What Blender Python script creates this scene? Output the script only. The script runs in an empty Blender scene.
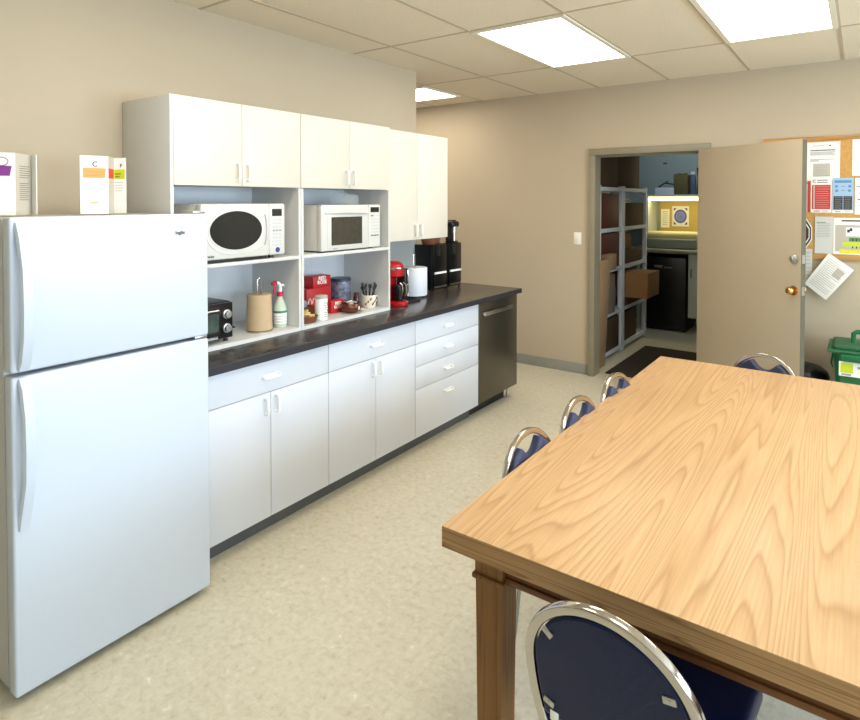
import bpy, bmesh, math, random
from mathutils import Vector, Matrix
random.seed(7)
SC = bpy.context.scene
COL = SC.collection
PI = math.pi

# ------------------------------------------------------------------ materials
def lin(c):
    return tuple(((x/255)/12.92 if x/255 <= .04045 else ((x/255+.055)/1.055)**2.4) for x in c)
def mat(name, rgb, rough=.5, metal=0., spec=.5, emit=None, es=0., trans=0., alpha=1., var=.0, vscale=8., bump=0., bscale=60., coat=0.):
    """principled material; rgb is display colour 0-255; var adds a soft procedural variation"""
    m = bpy.data.materials.new(name); m.use_nodes = True
    nt = m.node_tree; b = nt.nodes['Principled BSDF']
    c = lin(rgb)
    b.inputs['Base Color'].default_value = (*c, 1)
    b.inputs['Roughness'].default_value = rough
    b.inputs['Metallic'].default_value = metal
    b.inputs['Specular IOR Level'].default_value = spec
    b.inputs['Coat Weight'].default_value = coat
    if trans: b.inputs['Transmission Weight'].default_value = trans
    if alpha < 1: b.inputs['Alpha'].default_value = alpha
    if emit:
        b.inputs['Emission Color'].default_value = (*lin(emit), 1)
        b.inputs['Emission Strength'].default_value = es
    if var or bump:
        tc = nt.nodes.new('ShaderNodeTexCoord')
        n = nt.nodes.new('ShaderNodeTexNoise'); n.inputs['Scale'].default_value = vscale
        n.inputs['Detail'].default_value = 4
        nt.links.new(tc.outputs['Object'], n.inputs['Vector'])
        if var:
            r = nt.nodes.new('ShaderNodeValToRGB')
            r.color_ramp.elements[0].position = .3; r.color_ramp.elements[1].position = .7
            r.color_ramp.elements[0].color = (*[max(0, x*(1-var)) for x in c], 1)
            r.color_ramp.elements[1].color = (*[min(1, x*(1+var)) for x in c], 1)
            nt.links.new(n.outputs['Fac'], r.inputs['Fac'])
            nt.links.new(r.outputs['Color'], b.inputs['Base Color'])
        if bump:
            n2 = nt.nodes.new('ShaderNodeTexNoise'); n2.inputs['Scale'].default_value = bscale
            nt.links.new(tc.outputs['Object'], n2.inputs['Vector'])
            bp = nt.nodes.new('ShaderNodeBump'); bp.inputs['Strength'].default_value = bump
            bp.inputs['Distance'].default_value = .002
            nt.links.new(n2.outputs['Fac'], bp.inputs['Height'])
            nt.links.new(bp.outputs['Normal'], b.inputs['Normal'])
    return m

def nodes(m):
    nt = m.node_tree
    return nt, nt.nodes['Principled BSDF'], (lambda t, **k: _n(nt, t, **k)), (lambda a, b: nt.links.new(a, b))
def _n(nt, t, **k):
    n = nt.nodes.new(t)
    for a, v in k.items():
        if a.startswith('i_'): n.inputs[a[2:].replace('_', ' ')].default_value = v
        else: setattr(n, a, v)
    return n
def ramp(nt, stops):
    r = nt.nodes.new('ShaderNodeValToRGB'); e = r.color_ramp.elements
    e[0].position, e[0].color = stops[0][0], (*lin(stops[0][1]), 1)
    e[1].position, e[1].color = stops[-1][0], (*lin(stops[-1][1]), 1)
    for p, c in stops[1:-1]:
        x = e.new(p); x.color = (*lin(c), 1)
    return r

def wood(name, light, mid, dark, sx=2.2, sy=.28, rings=16., rough=.35, axis='Y', spec=.4):
    """cathedral grain: contour lines of a stretched noise field plus fine pores"""
    m = mat(name, mid, rough, spec=spec); nt, b, N, L = nodes(m)
    tc = N('ShaderNodeTexCoord'); mp = N('ShaderNodeMapping')
    s = {'Y': (sx, sy, sx), 'X': (sy, sx, sx), 'Z': (sx, sx, sy)}[axis]
    mp.inputs['Scale'].default_value = s
    L(tc.outputs['Object'], mp.inputs['Vector'])
    n = N('ShaderNodeTexNoise', i_Scale=1.3, i_Detail=1.7, i_Roughness=.40, i_Distortion=.35); L(mp.outputs[0], n.inputs['Vector'])
    mu = N('ShaderNodeMath', operation='MULTIPLY'); mu.inputs[1].default_value = rings; L(n.outputs['Fac'], mu.inputs[0])
    fr = N('ShaderNodeMath', operation='FRACT'); L(mu.outputs[0], fr.inputs[0])
    r = ramp(nt, [(0, dark), (.16, mid), (.55, light), (.86, light), (1, dark)]); L(fr.outputs[0], r.inputs['Fac'])
    mp2 = N('ShaderNodeMapping'); s2 = {'Y': (170, 5, 170), 'X': (5, 170, 170), 'Z': (170, 170, 5)}[axis]
    mp2.inputs['Scale'].default_value = s2; L(tc.outputs['Object'], mp2.inputs['Vector'])
    n2 = N('ShaderNodeTexNoise', i_Scale=1., i_Detail=2.); L(mp2.outputs[0], n2.inputs['Vector'])
    r2 = N('ShaderNodeMapRange'); r2.inputs[1].default_value = .3; r2.inputs[2].default_value = .7
    r2.inputs[3].default_value = .90; r2.inputs[4].default_value = 1.06; L(n2.outputs['Fac'], r2.inputs[0])
    n3 = N('ShaderNodeTexNoise', i_Scale=1.5, i_Detail=1.); L(tc.outputs['Object'], n3.inputs['Vector'])
    r3 = N('ShaderNodeMapRange'); r3.inputs[3].default_value = .9; r3.inputs[4].default_value = 1.1; L(n3.outputs['Fac'], r3.inputs[0])
    mm = N('ShaderNodeMath', operation='MULTIPLY'); L(r2.outputs[0], mm.inputs[0]); L(r3.outputs[0], mm.inputs[1])
    v = N('ShaderNodeVectorMath', operation='SCALE'); L(r.outputs['Color'], v.inputs[0]); L(mm.outputs[0], v.inputs['Scale'])
    L(v.outputs[0], b.inputs['Base Color'])
    return m

M = {}
M['wall'] = mat('wall_paint', (190, 175, 151), .75, spec=.25, var=.02, vscale=2., bump=.12, bscale=180)
M['trimpaint'] = mat('door_frame_paint', (142, 133, 112), .45, var=.02)
M['doorpaint'] = mat('door_leaf_paint', (172, 158, 135), .5, var=.02, vscale=3)
M['base'] = mat('vinyl_baseboard', (140, 139, 131), .5, var=.04)
M['kick'] = mat('toe_kick_vinyl', (92, 93, 96), .5, var=.05)
M['white'] = mat('white_laminate', (214, 213, 210), .38, spec=.4, var=.006)
M['white_daylit'] = mat('white_laminate_daylight_tint', (211, 215, 224), .4, spec=.4, var=.006)  # white laminate with a bluish daylight tint put into the colour
M['white_lamplit'] = mat('white_laminate_lamp_tint', (219, 212, 198), .42, spec=.4, var=.006)  # same white laminate, warm lamp light mixed into the colour
M['whitein'] = mat('white_melamine_inside', (216, 217, 218), .45, spec=.35, var=.01)
M['pull'] = mat('white_plastic_pull', (240, 240, 237), .55, spec=.3)
M['fridge'] = mat('fridge_enamel_daylight_tint', (201, 210, 223), .32, spec=.45, bump=.10, bscale=400)  # white enamel, the blue of the daylight mixed into its colour
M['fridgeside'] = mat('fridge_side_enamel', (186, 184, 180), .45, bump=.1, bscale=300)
M['gasket'] = mat('grey_gasket', (132, 140, 150), .6)
M['black'] = mat('black_plastic', (22, 22, 24), .35)
M['gloss'] = mat('black_gloss', (10, 10, 13), .3, spec=.35)
M['rubber'] = mat('black_rubber', (20, 20, 20), .8)
M['chrome'] = mat('chrome', (196, 192, 186), .13, metal=1.)
M['steel'] = mat('brushed_steel', (190, 190, 188), .3, metal=1.)
M['dsteel'] = mat('dark_stainless', (104, 99, 88), .3, metal=.85, var=.04, vscale=3)
M['brass'] = mat('brass', (205, 160, 90), .2, metal=1.)
M['mw'] = mat('microwave_white', (212, 210, 204), .35)
M['mwside'] = mat('microwave_side', (214, 208, 198), .45)
M['mwglass'] = mat('oven_glass', (10, 11, 13), .12, spec=.6)
M['mwglass2'] = mat('oven_mesh_glass', (62, 60, 52), .22, spec=.5, var=.15, vscale=30)
M['btn'] = mat('button_grey', (196, 198, 204), .5)
M['ink'] = mat('ink_dark', (58, 56, 58), .7)
M['inklight'] = mat('ink_grey', (160, 158, 156), .7)
M['navydot'] = mat('navy_button', (52, 60, 130), .4)
M['kraft'] = mat('kraft_paper', (190, 164, 130), .85, var=.04, vscale=30)
M['paper'] = mat('white_paper', (238, 236, 228), .8)
M['paperg'] = mat('grey_paper', (208, 206, 198), .8)
M['papershade'] = mat('warm_grey_and_card_shade', (190, 182, 168), .8)  # grey for lid and print, also shade painted on folded card panels
M['red'] = mat('red_print', (186, 30, 36), .45)
M['redplastic'] = mat('red_plastic', (176, 18, 28), .25)
M['rosered'] = mat('trigger_red', (200, 32, 66), .35)
M['posterred'] = mat('poster_red', (200, 52, 50), .6)
M['posterblue'] = mat('poster_blue', (158, 190, 216), .6)
M['blueink'] = mat('blue_ink', (90, 140, 185), .6)
M['charcoal'] = mat('charcoal_ink', (52, 50, 52), .6)
M['orange'] = mat('orange_print', (246, 156, 84), .6)
M['purple'] = mat('purple_print', (124, 44, 132), .6)
M['lime'] = mat('lime_print', (200, 214, 40), .6)
M['yellow'] = mat('yellow_print', (226, 216, 50), .6)
M['green'] = mat('green_print', (84, 134, 80), .6)
M['maroon'] = mat('maroon', (78, 26, 26), .6)
M['oakframe'] = wood('oak_frame', (206, 158, 98), (196, 146, 86), (170, 120, 66), axis='X', rings=8)
M['cork'] = mat('cork', (200, 152, 86), .9, var=.12, vscale=60, bump=.3, bscale=200)
M['wicker'] = mat('brown_wicker', (116, 66, 42), .6, var=.25, vscale=120, bump=.6, bscale=300)
M['packet'] = mat('yellow_packets', (232, 206, 128), .6, var=.05, vscale=60)
M['bluepacket'] = mat('blue_white_packets', (170, 182, 200), .6, var=.2, vscale=70)
M['sugar'] = mat('white_packets', (232, 222, 208), .7)
M['brownglaze'] = mat('brown_glaze', (96, 46, 28), .18, var=.2, vscale=25)
M['cream'] = mat('cream_ceramic', (228, 218, 200), .3)
M['tin'] = mat('patterned_tin', (124, 128, 146), .35, metal=.2, var=.75, vscale=45)
M['tindark'] = mat('tin_dark', (54, 60, 84), .35)
M['darkbottle'] = mat('dark_brown_bottle', (50, 24, 30), .25)
M['clear'] = mat('clear_plastic', (235, 238, 236), .1, alpha=.28)
M['spray'] = mat('spray_bottle_plastic', (222, 236, 214), .25, alpha=.75)
M['label'] = mat('label_white', (244, 246, 240), .5)
M['labelgreen'] = mat('label_green', (60, 130, 96), .5)
M['roll'] = mat('paper_towel_white', (234, 236, 242), .85, bump=.3, bscale=150)
M['bin'] = mat('green_bin_plastic', (20, 104, 62), .4, var=.05)
M['binlid'] = mat('green_bin_lid', (40, 96, 62), .5)
M['navy'] = mat('navy_vinyl', (40, 50, 82), .42, spec=.5, var=.10, vscale=260, bump=.35, bscale=420)
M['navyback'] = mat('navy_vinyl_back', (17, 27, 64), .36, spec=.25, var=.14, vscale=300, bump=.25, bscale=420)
M['rack'] = mat('white_painted_rack', (208, 214, 226), .5, var=.03)
M['cardboard'] = mat('cardboard', (134, 96, 60), .85, var=.06, vscale=10)
M['cardboarddark'] = mat('cardboard_dark', (78, 56, 36), .85, var=.08, vscale=6)
M['tanboard'] = mat('tan_board', (150, 122, 90), .85, var=.04)
M['greybox'] = mat('grey_tan_box', (124, 110, 94), .85, var=.05)
M['bluegrey'] = mat('blue_grey_bag', (74, 88, 108), .6)
M['mat'] = mat('dark_floor_mat', (44, 34, 26), .95, var=.15, vscale=40)
M['store'] = mat('storeroom_wall_paint', (150, 163, 163), .8)
M['pin'] = mat('yellow_pinboard', (196, 170, 104), .9, var=.06, vscale=50)
M['greyobj'] = mat('grey_machine', (128, 132, 120), .5)
M['counter2'] = mat('storeroom_counter', (150, 156, 146), .4)
M['cab2'] = mat('storeroom_cabinet', (190, 196, 186), .5)
M['greencab'] = mat('olive_box', (92, 84, 44), .8, var=.15, vscale=40)
M['switch'] = mat('switch_white', (240, 236, 224), .4)
M['tbar'] = mat('ceiling_grid_paint', (186, 172, 148), .5)
M['diff'] = mat('light_diffuser', (255, 255, 255), .6, emit=(255, 246, 230), es=8.6)
M['lframe'] = mat('light_frame', (232, 226, 208), .5)
M['tube'] = mat('strip_lamp', (255, 255, 240), .6, emit=(255, 236, 170), es=7.)
M['table_wood'] = wood('oak_table_top', (202, 166, 124), (194, 157, 114), (181, 143, 100), sx=2.5, sy=.12, rings=78, rough=.40, axis='Y', spec=.3)
M['table_edge'] = wood('oak_table_edge', (170, 134, 90), (156, 120, 78), (128, 94, 58), sx=22, sy=.5, rings=9, rough=.45, axis='X')
M['table_edge_y'] = wood('oak_table_edge_long', (170, 134, 90), (156, 120, 78), (128, 94, 58), sx=22, sy=.5, rings=9, rough=.45, axis='Y')
M['leg_wood'] = wood('stained_oak_leg', (128, 88, 40), (120, 80, 35), (104, 67, 28), sx=12, sy=.6, rings=7, rough=.45, axis='Z')
M['apron_wood'] = wood('stained_oak_apron', (116, 72, 34), (100, 58, 26), (72, 40, 16), sx=10, sy=.8, rings=8, rough=.4, axis='X')
M['glass'] = mat('window_glass', (250, 250, 250), .02, alpha=.15)

def floor_mat():
    m = mat('vinyl_floor', (205, 196, 172), .32, spec=.45); nt, b, N, L = nodes(m)
    tc = N('ShaderNodeTexCoord')
    n1 = N('ShaderNodeTexNoise', i_Scale=34., i_Detail=5., i_Roughness=.62, i_Distortion=.5); L(tc.outputs['Object'], n1.inputs['Vector'])
    r1 = ramp(nt, [(.22, (160, 150, 129)), (.36, (194, 186, 163)), (.5, (203, 196, 175)), (.64, (208, 202, 184)), (.76, (230, 228, 216))]); L(n1.outputs['Fac'], r1.inputs['Fac'])
    n2 = N('ShaderNodeTexNoise', i_Scale=3., i_Detail=2.); L(tc.outputs['Object'], n2.inputs['Vector'])
    r2 = N('ShaderNodeMapRange'); r2.inputs[3].default_value = .94; r2.inputs[4].default_value = 1.05; L(n2.outputs['Fac'], r2.inputs[0])
    # sparse dark flecks
    n4 = N('ShaderNodeTexNoise', i_Scale=24., i_Detail=6., i_Roughness=.75); L(tc.outputs['Object'], n4.inputs['Vector'])
    r4 = N('ShaderNodeMapRange'); r4.inputs[1].default_value = .70; r4.inputs[2].default_value = .76
    r4.inputs[3].default_value = 1.; r4.inputs[4].default_value = .72; L(n4.outputs['Fac'], r4.inputs[0])
    br = N('ShaderNodeTexBrick'); br.offset = 0; br.squash = 1
    br.inputs['Scale'].default_value = 1.; br.inputs['Brick Width'].default_value = .305; br.inputs['Row Height'].default_value = .305
    br.inputs['Mortar Size'].default_value = .0012
    br.inputs['Color1'].default_value = (1, 1, 1, 1); br.inputs['Color2'].default_value = (.965, .965, .965, 1); br.inputs['Mortar'].default_value = (.88, .88, .87, 1)
    L(tc.outputs['Object'], br.inputs['Vector'])
    mm = N('ShaderNodeMath', operation='MULTIPLY'); L(r2.outputs[0], mm.inputs[0]); L(r4.outputs[0], mm.inputs[1])
    v = N('ShaderNodeVectorMath', operation='SCALE'); L(r1.outputs['Color'], v.inputs[0]); L(mm.outputs[0], v.inputs['Scale'])
    v2 = N('ShaderNodeVectorMath', operation='MULTIPLY'); L(v.outputs[0], v2.inputs[0]); L(br.outputs['Color'], v2.inputs[1])
    L(v2.outputs[0], b.inputs['Base Color'])
    return m
M['floor'] = floor_mat()
def ceil_mat():
    m = mat('ceiling_tile', (226, 214, 192), .9, spec=.2); nt, b, N, L = nodes(m)
    tc = N('ShaderNodeTexCoord')
    n1 = N('ShaderNodeTexNoise', i_Scale=110., i_Detail=3., i_Roughness=.7); L(tc.outputs['Object'], n1.inputs['Vector'])
    r1 = ramp(nt, [(.3, (220, 208, 186)), (.5, (230, 219, 198)), (.7, (236, 226, 206))]); L(n1.outputs['Fac'], r1.inputs['Fac'])
    L(r1.outputs['Color'], b.inputs['Base Color'])
    return m
M['ceil'] = ceil_mat()
def counter_mat():
    m = mat('dark_laminate', (66, 60, 58), .24, spec=.5); nt, b, N, L = nodes(m)
    tc = N('ShaderNodeTexCoord')
    n1 = N('ShaderNodeTexNoise', i_Scale=9., i_Detail=6., i_Roughness=.7); L(tc.outputs['Object'], n1.inputs['Vector'])
    r1 = ramp(nt, [(.25, (44, 42, 43)), (.5, (62, 58, 57)), (.75, (86, 81, 77))]); L(n1.outputs['Fac'], r1.inputs['Fac'])
    L(r1.outputs['Color'], b.inputs['Base Color'])
    return m
M['counter'] = counter_mat()

# ------------------------------------------------------------------ mesh builder
class MB:
    def __init__(s): s.bm = bmesh.new()
    def _mi(s, faces, mi):
        for f in faces: f.material_index = mi
    def box(s, x0, x1, y0, y1, z0, z1, bev=0, mi=0, seg=2, rot=None, vert=False):
        g = bmesh.ops.create_cube(s.bm, size=1)['verts']
        c = Vector(((x0+x1)/2, (y0+y1)/2, (z0+z1)/2)); d = (abs(x1-x0), abs(y1-y0), abs(z1-z0))
        for v in g: v.co = Vector((v.co.x*d[0], v.co.y*d[1], v.co.z*d[2]))
        es = {e for v in g for e in v.link_edges}
        if vert: es = {e for e in es if abs(e.verts[0].co.z-e.verts[1].co.z) > 1e-6}
        vs = set(g)
        if bev:
            r = bmesh.ops.bevel(s.bm, geom=list(es), offset=bev, segments=seg, affect='EDGES', profile=.5)
            vs = {v for v in vs if v.is_valid} | set(r['verts'])
        fs = {f for v in vs for f in v.link_faces}
        s._mi(fs, mi)
        mtx = Matrix.Translation(c) @ (rot.to_4x4() if rot is not None else Matrix.Identity(4))
        for v in vs: v.co = mtx @ v.co
        return list(vs)
    def lathe(s, prof, c=(0, 0, 0), seg=28, mi=0, axis='Z', sx=1., sy=1.):
        """prof: list of (radius, height)"""
        rings = []
        def P(r, a, h):
            x, y = r*math.cos(a)*sx, r*math.sin(a)*sy
            p = {'Z': (x, y, h), 'X': (h, x, y), 'Y': (x, h, y)}[axis]
            return (p[0]+c[0], p[1]+c[1], p[2]+c[2])
        for r, h in prof:
            if r < 1e-6: rings.append([s.bm.verts.new(P(0, 0, h))])
            else: rings.append([s.bm.verts.new(P(r, 2*PI*k/seg, h)) for k in range(seg)])
        for a, b in zip(rings, rings[1:]):
            for k in range(seg):
                q = [a[k % len(a)], a[(k+1) % len(a)] if len(a) > 1 else None, b[(k+1) % len(b)] if len(b) > 1 else None, b[k % len(b)]]
                if len(a) == 1 and len(b) == 1: continue
                if len(a) == 1: q = [a[0], b[(k+1) % seg], b[k]]
                elif len(b) == 1: q = [a[k], a[(k+1) % seg], b[0]]
                s.bm.faces.new(q).material_index = mi
        if len(rings[0]) > 1: s.bm.faces.new(rings[0][::-1]).material_index = mi
        if len(rings[-1]) > 1: s.bm.faces.new(rings[-1]).material_index = mi
    def cyl(s, a, b, r, seg=16, mi=0, r2=None):
        s.tube([a, b], r, seg, mi, r2=r2)
    def tube(s, pts, r, seg=12, mi=0, closed=False, prof=None, up=None, r2=None):
        """sweep a circle (or prof: list of (n,b) offsets) along pts"""
        P = [Vector(p) for p in pts]; n = len(P); rings = []
        if prof is None: prof = [(math.cos(2*PI*k/seg), math.sin(2*PI*k/seg)) for k in range(seg)]; circ = True
        else: circ = False
        prev = None
        for i in range(n):
            if closed: t = (P[(i+1) % n]-P[i-1])
            else: t = (P[min(i+1, n-1)]-P[max(i-1, 0)])
            t.normalize()
            if up is not None: bn = Vector(up); nn = bn.cross(t).normalized(); bn = t.cross(nn).normalized()
            else:
                if prev is None:
                    a = Vector((0, 0, 1)) if abs(t.z) < .9 else Vector((1, 0, 0))
                    nn = t.cross(a).normalized()
                else: nn = (prev - t*prev.dot(t)).normalized()
                bn = t.cross(nn).normalized(); prev = nn
            rr = r if r2 is None else r+(r2-r)*i/(n-1)
            k = rr if circ else 1.
            rings.append([s.bm.verts.new(P[i]+nn*(x*k)+bn*(y*k)) for x, y in prof])
        m = len(prof)
        for i in range(n if closed else n-1):
            a, b = rings[i], rings[(i+1) % n]
            for k in range(m):
                s.bm.faces.new((a[k], a[(k+1) % m], b[(k+1) % m], b[k])).material_index = mi
        if not closed:
            s.bm.faces.new(rings[0][::-1]).material_index = mi; s.bm.faces.new(rings[-1]).material_index = mi
    def prism(s, poly, f0, f1, mi=0):
        """poly: 2-D points; f0/f1 map a 2-D point to 3-D for the two faces"""
        a = [s.bm.verts.new(f0(p)) for p in poly]; b = [s.bm.verts.new(f1(p)) for p in poly]; n = len(poly)
        s.bm.faces.new(a[::-1]).material_index = mi; s.bm.faces.new(b).material_index = mi
        for k in range(n): s.bm.faces.new((a[k], a[(k+1) % n], b[(k+1) % n], b[k])).material_index = mi
    def quad(s, pts, mi=0):
        s.bm.faces.new([s.bm.verts.new(p) for p in pts]).material_index = mi
    def build(s, name, mats, parent=None, loc=(0, 0, 0), rotz=0, sharp=38, bevel=0):
        bmesh.ops.recalc_face_normals(s.bm, faces=s.bm.faces[:])
        me = bpy.data.meshes.new(name)
        for f in s.bm.faces: f.smooth = True
        for e in s.bm.edges:
            if len(e.link_faces) == 2:
                if e.calc_face_angle(0) > math.radians(sharp): e.smooth = False
        s.bm.to_mesh(me); s.bm.free()
        for m_ in (mats if isinstance(mats, (list, tuple)) else [mats]): me.materials.append(m_)
        o = bpy.data.objects.new(name, me); COL.objects.link(o)
        o.location = loc; o.rotation_euler = (0, 0, rotz)
        if parent: o.parent = parent
        if bevel:
            b = o.modifiers.new('bevel', 'BEVEL'); b.width = bevel; b.segments = 2; b.limit_method = 'ANGLE'
        return o

def tag(o, label, cat, group=None):
    o['label'] = label; o['category'] = cat
    if group: o['group'] = group
    return o
def thing(name, label, cat, loc=(0, 0, 0), rotz=0, group=None):
    o = bpy.data.objects.new(name, None); COL.objects.link(o)
    o.empty_display_size = .05
    o.location = loc; o.rotation_euler = (0, 0, rotz)
    return tag(o, label, cat, group)
def struct(o):
    o['kind'] = 'structure'; return o
def B(name, mats, parent, *a, **k):
    m = MB(); m.box(*a, **k); return m.build(name, mats, parent)
def dup(root, loc, rotz=None, label=None, group=None, skip=()):
    r = root.copy(); COL.objects.link(r); r.location = loc
    if rotz is not None: r.rotation_euler = (0, 0, rotz)
    if label: r['label'] = label
    if group: r['group'] = group
    for ch in list(root.children):
        c = ch.copy(); COL.objects.link(c); c.parent = r
        for g in ch.children:
            d = g.copy(); COL.objects.link(d); d.parent = c
    return r
def text(s, size, loc, rot, m, parent, name='lettering', ext=.0006, align='CENTER', sx=1.):
    cu = bpy.data.curves.new('t', 'FONT'); cu.body = s; cu.size = size; cu.extrude = ext; cu.offset = size*.02
    cu.align_x = align; cu.align_y = 'CENTER'; cu.space_line = .8
    t = bpy.data.objects.new('t', cu); COL.objects.link(t)
    dg = bpy.context.evaluated_depsgraph_get()
    me = bpy.data.meshes.new_from_object(t.evaluated_get(dg))
    bpy.data.objects.remove(t); bpy.data.curves.remove(cu)
    me.materials.clear(); me.materials.append(m)
    o = bpy.data.objects.new(name, me); COL.objects.link(o)
    o.location = loc; o.rotation_euler = rot; o.scale = (sx, 1, 1)
    if parent: o.parent = parent
    return o
RX = (PI/2, 0, PI/2)      # reads on a face that looks along +X
RY = (PI/2, 0, 0)         # reads on a face that looks along -Y

# ------------------------------------------------------------------ room shell
CZ = 2.69; WX = -2.95; FY = 5.42; RXW = 3.4; BY = -2.2; AX = -5.2
m = MB(); m.box(AX, RXW, BY, 9.0, -.06, 0); struct(m.build('floor', M['floor']))
m = MB(); m.box(AX, RXW, BY, 9.0, CZ, CZ+.06); ceil = struct(m.build('ceiling', M['ceil']))
m = MB()
gx = [-1.36+.62*k for k in range(-6, 8)]; gy = [-1.74+1.225*k for k in range(0, 6)]
for x in gx:
    if AX < x < RXW: m.box(x-.009, x+.009, BY, FY, CZ-.003, CZ+.001)
for y in gy: m.box(AX, RXW, y-.009, y+.009, CZ-.0025, CZ+.001)
m.build('ceiling_grid', M['tbar'], ceil)
m = MB(); m.box(AX, WX, BY-.2, 3.90, 0, CZ); struct(m.build('wall_left', M['wall']))
m = MB(); m.box(AX-.1, AX, 3.90, FY, 0, CZ); struct(m.build('wall_alcove', M['wall']))
DX0, DX1, DZ = -2.02, -1.06, 2.085       # rough opening
m = MB(); m.box(AX-.1, DX0, FY, FY+.12, 0, CZ); m.box(DX1, RXW+.1, FY, FY+.12, 0, CZ); m.box(DX0, DX1, FY, FY+.12, DZ, CZ)
struct(m.build('wall_far', M['wall']))
m = MB(); m.box(WX, RXW+.1, BY-.1, BY, 0, CZ); struct(m.build('wall_back', M['wall']))
# right wall with two window openings (behind and beside the camera)
m = MB(); W0, W1 = .95, 2.25
wins = [(-1.3, .3), (1.0, 2.6), (3.2, 4.7)]
ys = [BY]+[v for w in wins for v in w]+[FY]
for a, b in zip(ys[::2], ys[1::2]): m.box(RXW, RXW+.14, a, b, 0, CZ)
for a, b in wins: m.box(RXW, RXW+.14, a, b, 0, W0); m.box(RXW, RXW+.14, a, b, W1, CZ)
struct(m.build('wall_right', M['wall']))
for i, (a, b) in enumerate(wins):
    m = MB()
    for y0, y1, z0, z1 in ((a, a+.05, W0, W1), (b-.05, b, W0, W1), (a+.05, b-.05, W0, W0+.05), (a+.05, b-.05, W1-.05, W1), ((a+b)/2-.02, (a+b)/2+.02, W0+.05, W1-.05)):
        m.box(RXW+.03, RXW+.09, y0, y1, z0, z1)
    w = struct(m.build('window_%d' % (i+1), M['white']))
    B('pane', M['glass'], w, RXW+.055, RXW+.06, a+.05, b-.05, W0+.05, W1-.05)
# baseboards
m = MB(); m.box(AX, -2.062, FY-.008, FY-.0002, 0, .098, bev=.003); struct(m.build('baseboard_far', M['base']))
m = MB(); m.box(-1.02, RXW, FY-.008, FY-.0002, 0, .098, bev=.003); struct(m.build('baseboard_right_of_door', M['base']))
m = MB(); m.box(WX+.0002, WX+.008, BY, .7, 0, .098, bev=.003); struct(m.build('baseboard_left', M['base']))
# door frame
m = MB()
for (a, b) in ((-2.062, -2.003), (-1.085, -1.018)):
    m.box(a, b, FY-.035, FY-.0005, 0, 2.062, bev=.004)
    i0, i1 = (DX0+.001, -2.003) if a < -2 else (-1.085, DX1-.001)
    m.box(i0, i1, FY-.0005, FY+.12, 0, 2.062)
m.box(-2.062, -1.018, FY-.035, FY-.0005, 2.062, 2.122, bev=.004)
m.box(DX0+.001, DX1-.001, FY-.0005, FY+.12, 2.062, DZ-.001)
m.box(-2.003, -1.085, FY+.05, FY+.10, 2.047, 2.062)
m.box(-1.100, -1.085, FY+.05, FY+.10, 0, 2.062)
struct(m.build('trim_1', M['trimpaint']))

# open door leaf, hinged right, swung into this room
ang = math.atan2(-.50, .75)
dr = thing('door_1', 'taupe flush door standing open between doorway and notice board', 'door', (-1.074, 5.362, 0), ang)
dr['kind'] = 'structure'
B('door_leaf', M['doorpaint'], dr, 0, .924, -.044, 0, .012, 2.066, bev=.002)
B('edge_strip', mat('door_edge_painted_shade', (96, 90, 72), .6), dr, .924, .9255, -.043, -.001, .014, 2.064)  # shade on the latch edge painted as a darker colour
m = MB()
m.lathe([(.0, -.020), (.022, -.020), (.030, -.014), (.030, 0.)], (.879, -.044, 1.238), axis='Y', seg=24)
m.box(.876, .882, -.072, -.062, 1.222, 1.254, bev=.002)
m.build('deadbolt', M['steel'], dr)
m = MB()
m.lathe([(.0, -.062), (.016, -.060), (.026, -.050), (.028, -.040), (.020, -.028), (.011, -.022), (.011, -.008), (.032, -.006), (.033, 0.)], (.872, -.044, 1.018), axis='Y', seg=24)
m.build('knob', M['brass'], dr)
m = MB()
m.lathe([(.033, 0), (.032, .006), (.011, .008), (.011, .022), (.020, .028), (.028, .040), (.026, .050), (.016, .060), (0, .062)], (.872, 0, 1.018), axis='Y', seg=24)
m.build('knob', M['brass'], dr)
m = MB()
for z in (1.018, 1.238): m.box(.9254, .9270, -.036, -.008, z-.03, z+.03)
m.build('strike_plate', M['steel'], dr)
for z in (.25, 1.05, 1.85):
    m = MB(); m.cyl((-.004, .004, z-.05), (-.004, .004, z+.05), .007); m.build('hinge', M['steel'], dr)

# light switch
sw = thing('light_switch', 'white rocker light switch on the taupe wall left of the doorway', 'light switch', (-2.178, FY, 1.285))
B('plate', M['switch'], sw, -.037, .037, -.007, -.0003, -.058, .058, bev=.003)
B('rocker', M['switch'], sw, -.017, .017, -.012, -.007, -.034, .034, bev=.002)

# ceiling lights
def light(x0, x1, y0, y1, label):
    t = thing('ceiling_light', label, 'ceiling light', ((x0+x1)/2, (y0+y1)/2, CZ), 0, 'recessed fluorescent ceiling panels')
    hx, hy = (x1-x0)/2, (y1-y0)/2
    m = MB()
    for a in ((-hx, hx, -hy, -hy+.03), (-hx, hx, hy-.03, hy), (-hx, -hx+.03, -hy+.03, hy-.03), (hx-.03, hx, -hy+.03, hy-.03)):
        m.box(*a, -.012, -.0002)
    m.build('frame', M['lframe'], t)
    B('diffuser', M['diff'], t, -hx+.03, hx-.03, -hy+.03, hy-.03, -.009, -.0005)
light(-1.975, -1.365, 3.175, 4.375, 'glowing rectangular ceiling light panel in the middle, over the aisle')
light(-.735, -.125, 3.175, 4.375, 'largest glowing ceiling light panel, at upper right above the table')
light(-4.47, -3.25, 4.42, 5.03, 'small glowing ceiling light panel half hidden behind the left wall corner')
light(-.735, -.125, .72, 1.92, 'unseen added ceiling light panel above the near end of the table')  # this and the next two: out-of-view panels added to light the room
light(-1.975, -1.365, .72, 1.92, 'unseen added ceiling light panel above the aisle beside the fridge')
light(.505, 1.115, 3.175, 4.375, 'unseen added ceiling light panel beyond the right side of the table')

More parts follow.
